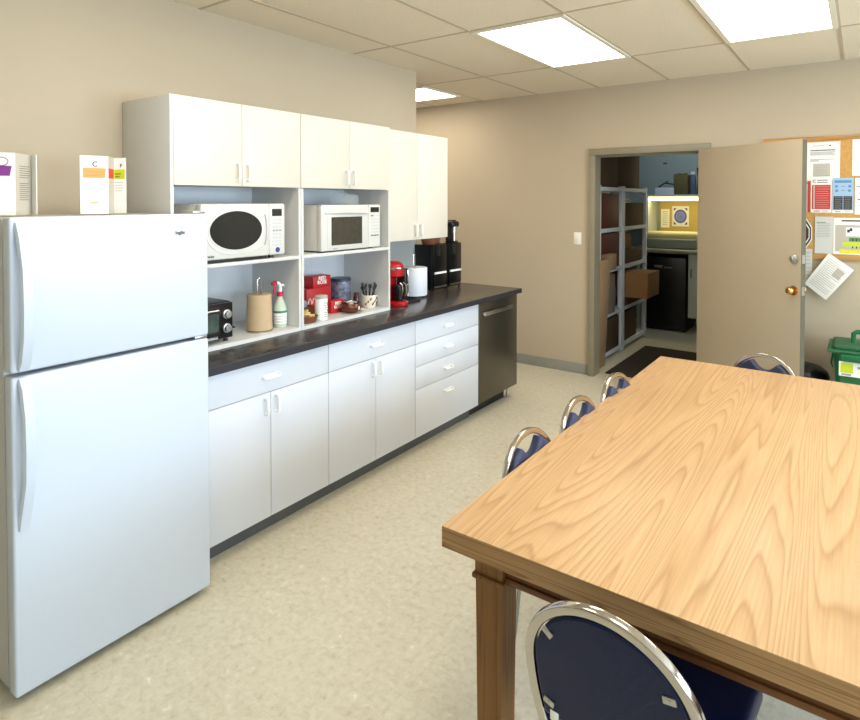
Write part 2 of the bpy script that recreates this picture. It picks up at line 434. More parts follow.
# ------------------------------------------------------------------ refrigerator
fr = thing('refrigerator', 'tall white top-freezer refrigerator at the left end of the counter', 'refrigerator', (-2.890, .756, 0))
# local x: out from wall, y along wall, width .712
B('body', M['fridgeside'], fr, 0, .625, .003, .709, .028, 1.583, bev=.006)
def fdoor(name, z0, z1):
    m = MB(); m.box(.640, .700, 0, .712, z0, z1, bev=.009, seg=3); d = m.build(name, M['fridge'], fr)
    B('gasket', M['gasket'], d, .625, .6402, .012, .700, z0+.012, z1-.012)
    return d
d1 = fdoor('freezer_door', 1.086, 1.588); d2 = fdoor('fridge_door', .030, 1.072)
PROF = [(-.016, -.010), (.016, -.010), (.019, -.004), (.014, .008), (-.014, .008), (-.019, -.004)]
m = MB(); m.tube([(.699, .030, 1.57), (.722, .031, 1.52), (.742, .033, 1.42), (.745, .034, 1.30), (.740, .034, 1.20), (.722, .034, 1.13), (.700, .034, 1.096)], 1, prof=PROF, up=(1, 0, 0)); m.build('handle', M['fridge'], d1)
m = MB(); m.tube([(.700, .034, 1.064), (.722, .034, 1.03), (.742, .034, .95), (.747, .034, .84), (.742, .034, .74), (.722, .032, .66), (.704, .031, .60), (.700, .030, .575)], 1, prof=PROF, up=(1, 0, 0)); m.build('handle', M['fridge'], d2)
m = MB(); m.box(.6995, .7015, .560, .612, 1.508, 1.522, bev=.0008); m.build('badge', M['btn'], d1)
text('Inglis', .020, (.7017, .586, 1.515), RX, M['ink'], d1, 'badge_lettering')
m = MB(); m.box(.600, .690, .650, .708, 1.5885, 1.600, bev=.004); m.build('hinge_cover', M['steel'], fr)
m = MB(); m.box(.630, .690, .655, .712, 1.073, 1.085, bev=.002); m.build('hinge', M['steel'], fr)
B('base_grille', M['black'], fr, .56, .62, .02, .69, .008, .0275)
for y in (.06, .63):
    for x in (.60, .08):
        m = MB(); m.lathe([(.018, 0), (.018, .012), (.010, .013), (.010, .029)], (x, y, 0), seg=14); m.build('foot', M['black'], fr)

# ------------------------------------------------------------------ base cabinets
FX = -2.315; CB = -2.945          # door face and carcass back
def pull_v(m, x, y, z):           # vertical bow pull, posts at z +- .04
    m.tube([(x-.002, y, z+.040), (x+.020, y, z+.038), (x+.024, y, z+.030), (x+.024, y, z-.030), (x+.020, y, z-.038), (x-.002, y, z-.040)], .0072, 8)
    for s in (1, -1): m.box(x-.001, x+.003, y-.009, y+.009, z+s*.041-.006, z+s*.041+.006, bev=.001)
def pull_h(m, x, y, z):
    m.tube([(x-.002, y-.046, z), (x+.018, y-.044, z-.003), (x+.022, y-.034, z-.004), (x+.022, y+.034, z-.004), (x+.018, y+.044, z-.003), (x-.002, y+.046, z)], .0072, 8)
    m.box(x-.001, x+.004, y-.050, y+.050, z-.006, z+.008, bev=.001)
def front(kind, parent, y0, y1, z0, z1, X, pull):
    g = .0016
    m = MB(); m.box(X-.018, X, y0+g, y1-g, z0+g, z1-g, bev=.0012)
    d = m.build(kind, M['white_daylit'] if z1 < 1 else M['white_lamplit'], parent)
    m = MB()
    if pull[0] == 'v': pull_v(m, X, pull[1], pull[2])
    else: pull_h(m, X, pull[1], pull[2])
    m.build('handle', M['pull'], d)
    return d
def carcass(parent, w, X0, X1, z0, z1, kick=True):
    m = MB(); t = .016
    m.box(X0, X1, .0005, t, z0, z1); m.box(X0, X1, w-t, w-.0005, z0, z1)
    m.box(X0, X1, t, w-t, z0, z0+t); m.box(X0, X1, t, w-t, z1-t, z1); m.box(X0, X0+.006, t, w-t, z0+t, z1-t)
    m.build('carcass', M['whitein'], parent)
    if kick:
        m = MB(); m.box(X1-.10, X1-.066, .0005, w-.0005, 0, z0-.0002); m.build('toe_kick', M['kick'], parent)
def base_cab(y0, y1, label):
    w = y1-y0; t = thing('base_cabinet', label, 'cabinet', (0, y0, 0), 0, 'white base cabinets under the counter')
    carcass(t, w, CB, FX-.019, .10, .876)
    front('drawer', t, 0, w, .715, .874, FX, ('h', w/2, .795))
    front('door', t, 0, w/2, .104, .715, FX, ('v', w/2-.032, .652)); front('door', t, w/2, w, .104, .715, FX, ('v', w/2+.032, .652))
    return t
base_cab(1.500, 2.277, 'white two-door base cabinet with one wide drawer, next to the refrigerator')
base_cab(2.278, 3.051, 'white two-door base cabinet with one wide drawer, next to the stack of drawers')
t = thing('drawer_cabinet', 'white base cabinet with a stack of four drawers beside the dishwasher', 'cabinet', (0, 3.052, 0))
w = 3.834-3.052; carcass(t, w, CB, FX-.019, .10, .876)
for z0, z1, zp in ((.715, .874, .783), (.567, .715, .640), (.418, .567, .490), (.104, .418, .334)):
    front('drawer', t, 0, w, z0, z1, FX, ('h', w*.475, zp))

# dishwasher
dw = thing('dishwasher', 'dark stainless dishwasher with a bar handle at the end of the counter', 'dishwasher', (0, 3.838, 0))
B('body', M['black'], dw, -2.93, -2.36, .004, .600, .10, .872)
B('door', M['dsteel'], dw, -2.36, -2.310, .001, .606, .115, .868, bev=.004)
m = MB(); m.box(-2.284, -2.266, .020, .450, .776, .808, bev=.005)
for y in (.04, .43): m.box(-2.311, -2.28, y-.008, y+.008, .784, .800)
m.build('handle', M['steel'], dw)
B('kick_plate', M['black'], dw, -2.44, -2.41, .004, .56, .001, .10)
for y in (.035, .575):
    m = MB(); m.lathe([(.016, 0), (.016, .01), (.010, .012), (.010, .1)], (-2.385 if y > .5 else -2.46, y, 0), seg=12); m.build('foot', M['steel'], dw)
    m = MB(); m.lathe([(.016, 0), (.016, .01), (.010, .012), (.010, .1)], (-2.86, y+.005, 0), seg=12); m.build('foot', M['steel'], dw)

# countertop
m = MB(); m.box(-2.947, -2.282, 1.492, 4.470, .877, .915, bev=.002)
ctop = tag(m.build('countertop', M['counter']), 'long dark grey-brown laminate countertop running over the white base cabinets', 'countertop')

B('edge_strip', mat('dark_counter_edge', (44, 43, 48), .4), ctop, -2.282, -2.280, 1.492, 4.470, .878, .9135)

# ------------------------------------------------------------------ hutch units standing on the counter
HX = -2.53; HB = -2.945
def hutch(y0, y1, label, first):
    w = y1-y0; t = thing('hutch_cabinet', label, 'cabinet', (0, y0, 0), 0, 'white open-shelf hutches on the counter')
    XF = HX-.0185; tk = .017
    for i, (a0, a1) in enumerate(((.0005, tk), (w-tk, w-.0005))):
        m = MB()
        if first and i == 0: m.box(HB, HX-.001, a0, a1, .916, 2.124, bev=.0008)
        else:   # the doors overlay the panel above the open shelves
            poly = [(HB, .916), (HX, .916), (HX, 1.709), (XF, 1.709), (XF, 2.124), (HB, 2.124)]
            m.prism(poly, lambda p: (p[0], a0, p[1]), lambda p: (p[0], a1, p[1]))
        m.build('side_panel', M['white'], t)
    B('top_panel', M['white'], t, HB, XF, tk, w-tk, 2.106, 2.124)
    B('back_panel', M['whitein'], t, HB, HB+.008, tk, w-tk, .916, 2.106)
    B('bottom_panel', M['white'], t, HB+.008, HX, tk, w-tk, .916, .936)
    B('shelf', M['white'], t, HB+.008, HX, tk, w-tk, 1.318, 1.336, bev=.0008)
    B('fixed_shelf', M['white'], t, HB+.008, XF, tk, w-tk, 1.716, 1.733)
    q = tk if first else 0
    front('door', t, q, w/2, 1.712, 2.126, HX, ('v', w/2-.030, 1.782)); front('door', t, w/2, w, 1.712, 2.126, HX, ('v', w/2+.030, 1.782))
    return t
hA = hutch(1.506, 2.281, 'white hutch on the counter holding the microwave with the oval window', True)
hB = hutch(2.283, 3.058, 'white hutch on the counter holding the microwave with the square window', False)
# wall cabinet C
w = 3.842-3.060
t = thing('wall_cabinet', 'white two-door wall cabinet hanging above the red coffee maker', 'cabinet', (0, 3.060, 0))
m = MB(); tk = .016
m.box(HB, -2.619, .0005, tk, 1.362, 2.126); m.box(HB, -2.619, w-tk, w-.0005, 1.362, 2.126)
m.box(HB, -2.619, tk, w-tk, 1.362, 1.378); m.box(HB, -2.619, tk, w-tk, 2.110, 2.126); m.box(HB, HB+.006, tk, w-tk, 1.378, 2.11)
m.build('carcass', M['white'], t)
front('door', t, 0, w/2, 1.360, 2.128, -2.600, ('v', w/2-.030, 1.430)); front('door', t, w/2, w, 1.360, 2.128, -2.600, ('v', w/2+.030, 1.430))
# splash panel behind the coffee corner
m = MB(); m.box(-2.9495, -2.944, 3.060, 3.895, .9155, 1.361)
tag(m.build('backsplash_panel', mat('grey_splash', (176, 176, 172), .45, var=.01)), 'grey backsplash panel on the wall behind the red coffee maker', 'panel')

# ------------------------------------------------------------------ microwaves
def ell(cy, cz, a, b, n=40, X=0, p=2.):
    out = []
    for k in range(n):
        c, s_ = math.cos(2*PI*k/n), math.sin(2*PI*k/n)
        out.append((X, cy+a*math.copysign(abs(c)**(2/p), c), cz+b*math.copysign(abs(s_)**(2/p), s_)))
    return out
def oval_plate(m, cy, cz, a, b, x0, x1, mi=0, p=2.):
    e = ell(cy, cz, a, b, p=p); m.prism(e, lambda q: (x0, q[1], q[2]), lambda q: (x1, q[1], q[2]), mi)
SH = 1.3362
mw = thing('microwave', 'white microwave with a black oval window on the left hutch shelf', 'microwave', (-2.525, 1.655, SH))
# local x=0 front, y along the wall
B('body', M['mwside'], mw, -.36, -.045, .002, .506, .020, .288, bev=.006)
m = MB(); m.box(-.045, 0, 0, .402, .018, .290, bev=.008, seg=3); dd = m.build('door', M['mw'], mw)
m = MB(); oval_plate(m, .205, .158, .178, .118, 0, .0035, p=2.5); oval_plate(m, .200, .158, .164, .106, .0035, .006); m.build('oval_bezel', M['mw'], dd)
m = MB(); oval_plate(m, .196, .158, .153, .096, .006, .0075); m.build('window', M['mwglass'], dd)
m = MB(); m.tube([(.004, .372, .235), (.008, .378, .20), (.010, .380, .155), (.008, .378, .11), (.004, .372, .075)], .003, 8); m.build('handle', M['btn'], dd)
text('Danby', .017, (.0005, .048, .036), RX, M['ink'], dd, 'brand_lettering')
m = MB(); m.box(-.045, 0, .403, .508, .018, .290, bev=.008, seg=3); cp = m.build('control_panel', M['mw'], mw)
B('display', M['black'], cp, -.0005, .001, .420, .485, .224, .262)
m = MB()
for r_ in range(8):
    for c_ in range(3): m.box(-.0003, .0016, .424+c_*.021, .439+c_*.021, .200-r_*.019, .209-r_*.019, mi=1 if r_ in (3,) else 0)
m.build('buttons', [M['btn'], M['inklight']], cp)
m = MB(); m.lathe([(.014, -.0003), (.014, .003), (0, .003)], (0, .456, .044), axis='X', seg=20); m.build('start_button', M['navydot'], cp)
for y in (.03, .45):
    for x in (-.05, -.32):
        m = MB(); m.lathe([(.016, 0), (.014, .020)], (x, y, 0), seg=12); m.build('foot', M['black'], mw)
B('underside_shade', M['black'], mw, -.34, -.02, .01, .40, .005, .020)  # black slab standing in for the shade beneath the microwave

mw = thing('microwave', 'white microwave with a dark square window on the right hutch shelf', 'microwave', (-2.540, 2.446, SH))
B('body', M['mwside'], mw, -.36, -.04, .002, .522, .008, .279, bev=.005)
m = MB(); m.box(-.04, 0, 0, .412, .008, .281, bev=.007, seg=3); dd = m.build('door', M['mw'], mw)
m = MB(); m.box(-.001, .003, .048, .366, .022, .222, bev=.002); m.build('door_bezel', M['mw'], dd)
B('window', M['mwglass2'], dd, .003, .0042, .078, .345, .040, .208)
m = MB(); m.tube([(.000, .030, .232), (.008, .10, .235), (.014, .20, .237), (.013, .30, .233), (.008, .37, .229), (0, .405, .226)], .007, 8); m.build('handle', M['mw'], dd)
B('brand_mark', M['inklight'], dd, -.0005, .0008, .095, .130, .016, .021)
m = MB(); m.box(-.04, 0, .413, .524, .008, .281, bev=.007, seg=3); cp = m.build('control_panel', M['mw'], mw)
B('display', M['black'], cp, -.0005, .0015, .428, .508, .232, .264)
m = MB()
for r_ in range(7):
    for c_ in range(3): m.box(-.0003, .0016, .433+c_*.026, .453+c_*.026, .206-r_*.021, .213-r_*.021, mi=1 if (r_ == 6 or (r_ == 0 and c_ == 0)) else 0)
m.build('buttons', [M['btn'], M['ink']], cp)
for y in (.03, .48):
    for x in (-.05, -.32):
        m = MB(); m.lathe([(.015, 0), (.013, .008)], (x, y, 0), seg=12); m.build('foot', M['black'], mw)
B('underside_shade_slab', M['black'], mw, -.34, -.008, .01, .40, .002, .008)  # dark slab paints the shade between microwave and shelf
# clear plastic cover on microwave 2
m = MB()
prof = [(.098, 0), (.100, .006), (.095, .008), (.092, .050), (.084, .064), (0, .068)]
m.lathe(prof, (0, 0, 0), seg=36); m.lathe([(.025, .068), (.022, .078), (0, .079)], (0, 0, 0), seg=20)
tag(m.build('microwave_cover', M['clear'], None, (-2.70, 2.80, SH+.2815)), 'clear plastic dome cover lying on top of the square-window microwave', 'food cover')

# ------------------------------------------------------------------ lower hutch shelf, left bay
SZ = .936
to = thing('toaster_oven', 'black toaster oven with two grey knobs, half hidden by the refrigerator', 'toaster oven', (-2.565, 1.550, SZ))
m = MB(); m.box(-.26, -.012, 0, .310, .018, .202, bev=.014, seg=3); bd = m.build('body', M['black'], to)
B('front_panel', M['gloss'], to, -.012, 0, .004, .306, .020, .196, bev=.003)
m = MB(); m.box(0, .006, .010, .232, .045, .180, bev=.002); dd = m.build('door', M['black'], to)
B('window', mat('toaster_glass', (66, 78, 72), .15, spec=.6, var=.3, vscale=18), dd, .006, .0075, .022, .220, .058, .150)
m = MB(); m.tube([(.006, .030, .166), (.026, .034, .168), (.026, .208, .168), (.006, .212, .166)], .005, 8); m.build('handle', M['steel'], dd)
for z in (.140, .070):
    m = MB(); m.lathe([(.024, 0), (.023, .008), (.018, .009), (.017, .022), (0, .023)], (0, .270, z), axis='X', seg=22); m.box(.022, .025, .267, .273, z-.012, z+.014); m.build('knob', M['steel'], to)
B('crumb_tray', M['steel'], to, -.002, .008, .03, .215, .024, .036)
for y in (.025, .285):
    for x in (-.03, -.23):
        m = MB(); m.lathe([(.012, 0), (.010, .019)], (x, y, 0), seg=12); m.build('foot', M['black'], to)
# hinge/lever at the side of the oven
m = MB(); m.box(-.01, .0, .309, .322, .062, .070, bev=.002); m.build('side_lever', M['black'], to)

th = thing('paper_towel_holder', 'steel paper towel holder with looped top standing in the brown roll', 'paper towel holder', (-2.640, 2.080, SZ))
m = MB(); m.lathe([(.072, 0), (.072, .006), (.066, .009), (0, .009)], seg=36); m.build('base', M['chrome'], th)
m = MB(); LA = .011
m.tube([(0, -LA, .009), (0, -LA, .275)]+[(0, -LA*math.cos(q), .275+LA*math.sin(q)) for q in (.5, 1., 1.57, 2.1, 2.6)]+[(0, LA, .275), (0, LA, .009)], .0035, 8)
m.build('rod', M['chrome'], th)
m = MB(); m.lathe([(.018, 0), (.0665, 0), (.0690, .003), (.0640, .186), (.0610, .190), (.018, .190), (.018, 0)], seg=40)
tag(m.build('paper_towel_roll', M['kraft'], None, (-2.640, 2.080, SZ+.0095)), 'brown kraft paper towel roll beside the spray bottle', 'paper towel')

sp = thing('spray_bottle', 'translucent spray bottle with red and white trigger head', 'spray bottle', (-2.63, 2.215, SZ))
m = MB(); m.lathe([(.034, 0), (.037, .004), (.037, .095), (.034, .115), (.020, .150), (.014, .165), (.014, .176)], seg=28, sy=.95); m.build('bottle', M['spray'], sp)
m = MB(); m.lathe([(.0372, .022), (.0376, .024), (.0376, .094), (.0372, .096)], seg=28, sy=.955); lb = m.build('label', M['label'], sp)
m = MB(); m.lathe([(.0378, .082), (.038, .083), (.038, .094), (.0378, .095)], seg=28, sy=.955); m.build('label_band', M['labelgreen'], lb)
m = MB()
for z in (.030, .037, .046, .054, .062): m.lathe([(.0377, z), (.0380, z+.0006), (.0380, z+.002), (.0377, z+.0026)], seg=28, sy=.955)
m.build('label_text', M['inklight'], lb)
m = MB(); m.lathe([(.0175, .172), (.0175, .196), (.012, .198)], seg=20); m.build('collar', M['rosered'], sp)
m = MB(); m.tube([(0, 0, .196), (0, .002, .215), (0, .000, .232), (0, -.012, .246), (0, -.030, .252)], .011, 12, r2=.009); m.tube([(0, .004, .225), (0, .020, .236), (0, .028, .225)], .006, 8); m.build('sprayer_head', M['pull'], sp)
m = MB(); m.tube([(0, -.028, .252), (0, -.054, .247)], .012, 12, r2=.009); m.cyl((0, -.054, .247), (0, -.060, .246), .006); m.build('nozzle', M['rosered'], sp)
m = MB(); m.tube([(0, -.036, .240), (0, -.042, .220), (0, -.044, .200), (0, -.040, .186)], .006, 10, r2=.004); m.build('trigger', M['rosered'], sp)

# ------------------------------------------------------------------ lower hutch shelf, right bay
def tea_box(loc, d, w, h, label, lines, size, cat='box', flap=False, rz=0):
    t = thing('tea_box', label, cat, loc, rz, 'red tea boxes on the lower hutch shelf')
    B('carton', M['red'], t, -d/2, d/2, -w/2, w/2, 0, h, bev=.0015)
    n = len(lines)
    for i, s in enumerate(lines):
        text(s, size, (d/2+.0003, 0, h*.62-(i-(n-1)/2)*size*.82), RX, M['label'], t, 'box_lettering', sx=1.05)
    return t
b1 = tea_box((-2.800, 2.625, SZ), .10, .205, .160, 'wide lower red tea box with a scalloped white motif, back of the shelf', [], .03)
m = MB()
for k in range(5):
    y = -.09+k*.034; m.tube([(.0508, y, .070), (.0508, y+.006, .094), (.0508, y+.016, .102), (.0508, y+.024, .090), (.0508, y+.028, .066)], .0028, 6)
m.build('white_motif', M['label'], b1)
tea_box((-2.800, 2.660, SZ+.1605), .085, .150, .070, 'small red tea box stacked on top of the wide one', ['RED', 'ROSE'], .032)
tea_box((-2.700, 2.712, SZ), .06, .115, .078, 'low red tea box lying between white tub and brown bowl', ['RED', 'ROSE'], .028)
# white tub
wt = thing('coffee_tub', 'tall white printed tub with pale ribbed lid in front of red boxes', 'container', (-2.600, 2.500, SZ))
m = MB(); m.lathe([(.034, 0), (.037, .003), (.037, .120), (.035, .126)], seg=30); m.build('tub', M['label'], wt)
m = MB(); m.lathe([(.038, .126), (.038, .140), (.034, .143), (0, .143)], seg=30); m.build('lid', M['papershade'], wt)
m = MB()
for k, z in enumerate((.018, .030, .042, .058, .070, .084, .098)):
    m.box(.0367, .0376, -.012, .006 if k % 2 else .011, z, z+.004)
m.box(.0300, .0345, .014, .022, .085, .100, bev=.001); m.box(.0300, .0345, .014, .022, .050, .062, bev=.001)
m.build('print', M['green'], wt)
# baskets
def basket(loc, rx, ry, h, label, fill, group='brown baskets on the lower hutch shelf'):
    t = thing('basket', label, 'basket', loc, 0, group)
    m = MB(); m.lathe([(.0, 0), (rx*.8, 0), (rx*.92, h*.5), (rx, h), (rx*.95, h), (rx*.86, h*.45), (rx*.75, .006), (0, .006)], seg=30, sy=ry/rx); m.build('bowl', M['wicker'], t)
    m = MB(); m.tube([(rx*math.cos(q*PI/14)*.975, ry*math.sin(q*PI/14)*.975, h) for q in range(28)], .004, 8, closed=True); m.build('rim', M['wicker'], t)
    return t
basket((-2.600, 2.385, SZ), .058, .068, .036, 'shallow brown basket heaped with yellow packets at the shelf front', 'packet')
def packets(n, loc, rx, ry, z0, z1, m_, name, label, group, sz=(.042, .026, .006)):
    for k in range(n):
        a = random.uniform(0, 2*PI); q = math.sqrt(random.random())
        f = k/(n-1)
        mm = MB(); rot = Matrix.Rotation(random.uniform(-.5, .5), 3, 'X') @ Matrix.Rotation(random.uniform(-.5, .5), 3, 'Y') @ Matrix.Rotation(random.uniform(0, PI), 3, 'Z')
        mm.box(-sz[0]/2, sz[0]/2, -sz[1]/2, sz[1]/2, -sz[2]/2, sz[2]/2, bev=.0015, rot=rot)
        tag(mm.build(name, m_, None, (loc[0]+rx*q*math.cos(a), loc[1]+ry*q*math.sin(a), z0+(z1-z0)*f)), label, 'packet', group)
packets(14, (-2.600, 2.388), .026, .034, SZ+.020, SZ+.056, M['packet'], 'sweetener_packet', 'yellow packet heaped in the shallow brown basket', 'yellow packets in the shallow basket')
t = thing('basket', 'brown square-sided basket with blue and white packets behind the yellow ones', 'basket', (-2.720, 2.465, SZ), 0, 'brown baskets on the lower hutch shelf')
m = MB()
for a in ((-.04, .04, -.055, -.049), (-.04, .04, .049, .055), (-.04, -.034, -.049, .049), (.034, .04, -.049, .049)): m.box(*a, .0, .070)
m.box(-.034, .034, -.049, .049, 0, .006); m.build('bowl', M['wicker'], t)
packets(9, (-2.720, 2.465), .012, .024, SZ+.066, SZ+.100, M['bluepacket'], 'sugar_packet', 'blue and white packet in the square-sided brown basket', 'blue packets in the square-sided basket', sz=(.036, .024, .005))
# tin canister
tn = thing('canister', 'blue-grey patterned metal canister with dark lid against the hutch back', 'canister', (-2.780, 2.850, SZ))
m = MB(); m.lathe([(.064, 0), (.066, .004), (.066, .178), (.064, .18)], seg=36); m.build('tin', M['tin'], tn)
m = MB(); m.lathe([(.068, .178), (.068, .195), (.064, .199), (0, .200)], seg=36); m.build('lid', M['tindark'], tn)
# bowl with packets
bw = thing('bowl', 'round brown glazed bowl with a white crest, full of white packets', 'bowl', (-2.605, 2.760, SZ))
m = MB(); m.lathe([(0, 0), (.034, 0), (.060, .018), (.070, .038), (.064, .058), (.060, .062), (.057, .058), (.062, .038), (.052, .018), (.03, .010), (0, .010)], seg=36); m.build('bowl_body', M['brownglaze'], bw)
m = MB(); m.box(.0650, .0695, -.006, .008, .026, .046, bev=.002); m.build('crest', M['label'], bw)
packets(11, (-2.605, 2.760), .026, .026, SZ+.040, SZ+.074, M['sugar'], 'creamer_packet', 'white packet piled in the round brown bowl', 'white packets in the brown bowl', sz=(.032, .022, .005))
# dark bottle
m = MB(); m.lathe([(.018, 0), (.020, .003), (.020, .080), (.016, .088)], seg=22); db = thing('bottle', 'small dark brown bottle between brown bowl and patterned mug', 'bottle', (-2.660, 2.870, SZ)); m.build('bottle_body', M['darkbottle'], db)
m = MB(); m.lathe([(.0165, .088), (.0165, .108), (0, .109)], seg=22); m.build('cap', M['maroon'], db)
# mug with stir sticks
mg = thing('mug', 'cream mug with brown leaf pattern holding black stir sticks', 'mug', (-2.640, 2.968, SZ)); mg.scale = (1.15, 1.15, 1.12)
m = MB(); m.lathe([(0, 0), (.034, 0), (.040, .010), (.046, .040), (.045, .075), (.042, .076), (.042, .040), (.036, .012), (0, .010)], seg=32); m.build('cup', M['cream'], mg)
m = MB(); m.tube([(.008, .042, .064), (.010, .062, .062), (.012, .070, .044), (.010, .060, .024), (.008, .042, .020)], .005, 8); m.build('handle', M['cream'], mg)
m = MB()
for k in range(9):
    a = -1.2+k*.30; z = .026+.014*(k % 3)
    p = Vector((.0455*math.cos(a), .0455*math.sin(a), z)); m.tube([p+Vector((0, -.004, -.006)), p+Vector((.001, .0, .0)), p+Vector((0, .005, .008))], .0035, 6)
m.build('leaf_pattern', M['brownglaze'], mg)
for k in range(9):
    a = 2*PI*k/9; m = MB(); r_ = .022
    top = (r_*2.0*math.cos(a), r_*2.3*math.sin(a), .130+.008*(k % 3))
    m.tube([(r_*.7*math.cos(a), r_*.7*math.sin(a), .014), top], .003, 6)
    m.lathe([(0, -.018), (.009, -.006), (.010, .006), (0, .016)], top, seg=10, sx=.5)
    tag(m.build('stir_stick', M['black'], None, (-2.640, 2.968, SZ+.003)), 'black plastic spoon standing in the patterned mug', 'spoon', 'black spoons in the mug')
# sauce dish in front of mug
m = MB(); m.lathe([(0, 0), (.020, 0), (.030, .012), (.028, .013), (.018, .004), (0, .004)], seg=24)
tag(m.build('sauce_dish', M['cream'], None, (-2.572, 2.845, SZ)), 'tiny cream dish beside the round brown bowl', 'dish')

# ------------------------------------------------------------------ coffee corner on the counter
CT = .9155
cm = thing('coffee_maker', 'red and black single-cup coffee maker beside the white towel roll', 'coffee maker', (-2.660, 3.235, CT)); cm.scale = (1, 1, .955)
m = MB()
m.lathe([(.074, 0), (.078, .006), (.078, .026), (.070, .032), (0, .032)], (.03, 0, 0), seg=32, sx=1.25); m.build('base', M['redplastic'], cm)
m = MB(); m.box(-.10, -.005, -.072, .072, .030, .300, bev=.022, seg=4); m.build('body', M['redplastic'], cm)
m = MB(); m.lathe([(.066, .205), (.078, .215), (.080, .260), (.076, .262)], (.0, 0, 0), seg=32, sx=1.15); m.build('brew_head', M['redplastic'], cm)
m = MB(); m.lathe([(.081, .262), (.082, .272), (.079, .276)], (.0, 0, 0), seg=32, sx=1.13); m.build('chrome_band', M['chrome'], cm)
m = MB(); m.lathe([(.078, .276), (.070, .300), (.045, .316), (0, .320)], (.0, 0, 0), seg=32, sx=1.1); m.build('lid', M['redplastic'], cm)
m = MB(); m.box(.000, .076, .050, .092, .045, .262, bev=.010, seg=3); m.build('side_column', M['black'], cm)
m = MB(); m.tube([(.080, .076, .060), (.084, .076, .10), (.084, .076, .20), (.080, .076, .25)], .005, 8); m.build('column_trim', M['chrome'], cm)
m = MB(); m.tube([(.074, .032, .065), (.096, .034, .075), (.100, .036, .11), (.096, .034, .15), (.074, .032, .162)], .006, 8); m.tube([(.074, -.002, .065), (.088, .0, .075), (.094, .004, .11), (.088, .0, .15), (.074, -.002, .162)], .005, 8); m.build('cup_guard', M['chrome'], cm)
m = MB(); m.lathe([(.030, .034), (.036, .04), (.040, .10), (.038, .13), (.034, .134), (0, .134)], (.050, .015, 0), seg=26); m.build('travel_cup', M['gloss'], cm)
m = MB(); m.lathe([(.037, .134), (.034, .146), (0, .148)], (.050, .015, 0), seg=26); m.build('cup_lid', M['black'], cm)

th = thing('paper_towel_holder', 'chrome-looped paper towel holder standing in the white roll', 'paper towel holder', (-2.762, 3.625, CT))
m = MB(); m.lathe([(.086, 0), (.086, .006), (.080, .009), (0, .009)], seg=36); m.build('base', M['black'], th)
m = MB()
m.tube([(0, -LA, .009), (0, -LA, .315)]+[(0, -LA*math.cos(q), .315+LA*math.sin(q)) for q in (.5, 1., 1.57, 2.1, 2.6)]+[(0, LA, .315), (0, LA, .009)], .0035, 8)
m.build('rod', M['chrome'], th)
m = MB(); m.lathe([(.020, 0), (.098, 0), (.100, .003), (.100, .207), (.097, .210), (.020, .210), (.020, 0)], seg=44)
m.tube([(.0975, -.030, .206), (.0985, -.026, .16), (.1005, -.014, .10), (.104, .006, .02)], .0022, 6)
tag(m.build('paper_towel_roll', M['roll'], None, (-2.762, 3.625, CT+.0095)), 'white paper towel roll between red coffee maker and black machines', 'paper towel')

def brewer(y0, y1, label):
    t = thing('countertop_dispenser', label, 'dispenser', (-2.765, y0, CT), 0, 'black glossy dispensers at the end of the counter')
    w = y1-y0
    B('housing', M['gloss'], t, -.176, -.010, 0.001, w-.001, .012, .372, bev=.004)
    m = MB(); m.box(-.010, 0, .010, w-.012, .158, .368, bev=.003); m.build('front_panel', M['gloss'], t)
    m = MB(); m.box(-.010, .004, .020, w-.020, .040, .134, bev=.003); d = m.build('drawer', M['gloss'], t)
    m = MB(); m.box(0, .014, .026, w-.032, .136, .152, bev=.002); m.build('upper_trim', M['pull'], t)
    m = MB(); m.box(0, .014, .026, w-.026, .026, .038, bev=.002); m.build('drip_lip', M['steel'], t)
    m = MB(); m.box(0, .010, .05, .10, .285, .365, bev=.004); m.build('spout', M['black'], t)
    for x in (-.16, -.02):
        for y in (.02, w-.02):
            m = MB(); m.lathe([(.010, 0), (.009, .0125)], (x, y, 0), seg=10); m.build('foot', M['rubber'], t)
    return t
brewer(3.866, 4.084, 'glossy black dispenser with silver strips, nearer to the white towel roll')
brewer(4.088, 4.306, 'glossy black dispenser with silver strips, at the counter end under the grinder')
gr = thing('coffee_grinder', 'tall black and chrome grinder standing on the farther black dispenser', 'grinder', (-2.825, 4.235, CT+.3725)); gr.scale = (1, 1.1, .90)
m = MB(); m.box(-.06, .03, -.045, .045, 0, .016, bev=.004); m.build('base', M['black'], gr)
m = MB(); m.box(-.055, -.005, -.040, .040, .016, .150, bev=.008); m.build('body', M['black'], gr)
m = MB(); m.cyl((.024, 0, .016), (.024, 0, .148), .016, 18); m.build('column', M['chrome'], gr)
m = MB(); m.box(-.058, .048, -.050, .046, .148, .200, bev=.014, seg=3); m.build('head', M['black'], gr)
m = MB(); m.box(-.03, .03, -.03, .03, .200, .212, bev=.006); m.build('lid', M['black'], gr)
# low basket and box on top of the nearer black machine
m = MB(); m.lathe([(0, 0), (.050, 0), (.062, .030), (.066, .048), (.062, .049), (.056, .03), (.045, .005), (0, .005)], seg=30, sy=1.25)
tag(m.build('wicker_basket', M['wicker'], None, (-2.850, 3.945, CT+.3725)), 'dark brown basket on top of the nearer black dispenser', 'basket')
m = MB(); m.box(-.045, .045, -.040, .040, 0, .062, bev=.002)
tag(m.build('tan_box', M['tanboard'], None, (-2.870, 4.105, CT+.3725)), 'small tan box on the black dispensers under the wall cabinet', 'box')
m = MB(); m.box(-.16, 0, 0, .13, 0, .012, bev=.004)
for k in range(5): m.box(-.15, -.01, .014+k*.024, .022+k*.024, .012, .014)
tag(m.build('drip_mat', M['rubber'], None, (-2.585, 3.345, CT)), 'black mat lying between red coffee maker and white towel roll', 'mat')

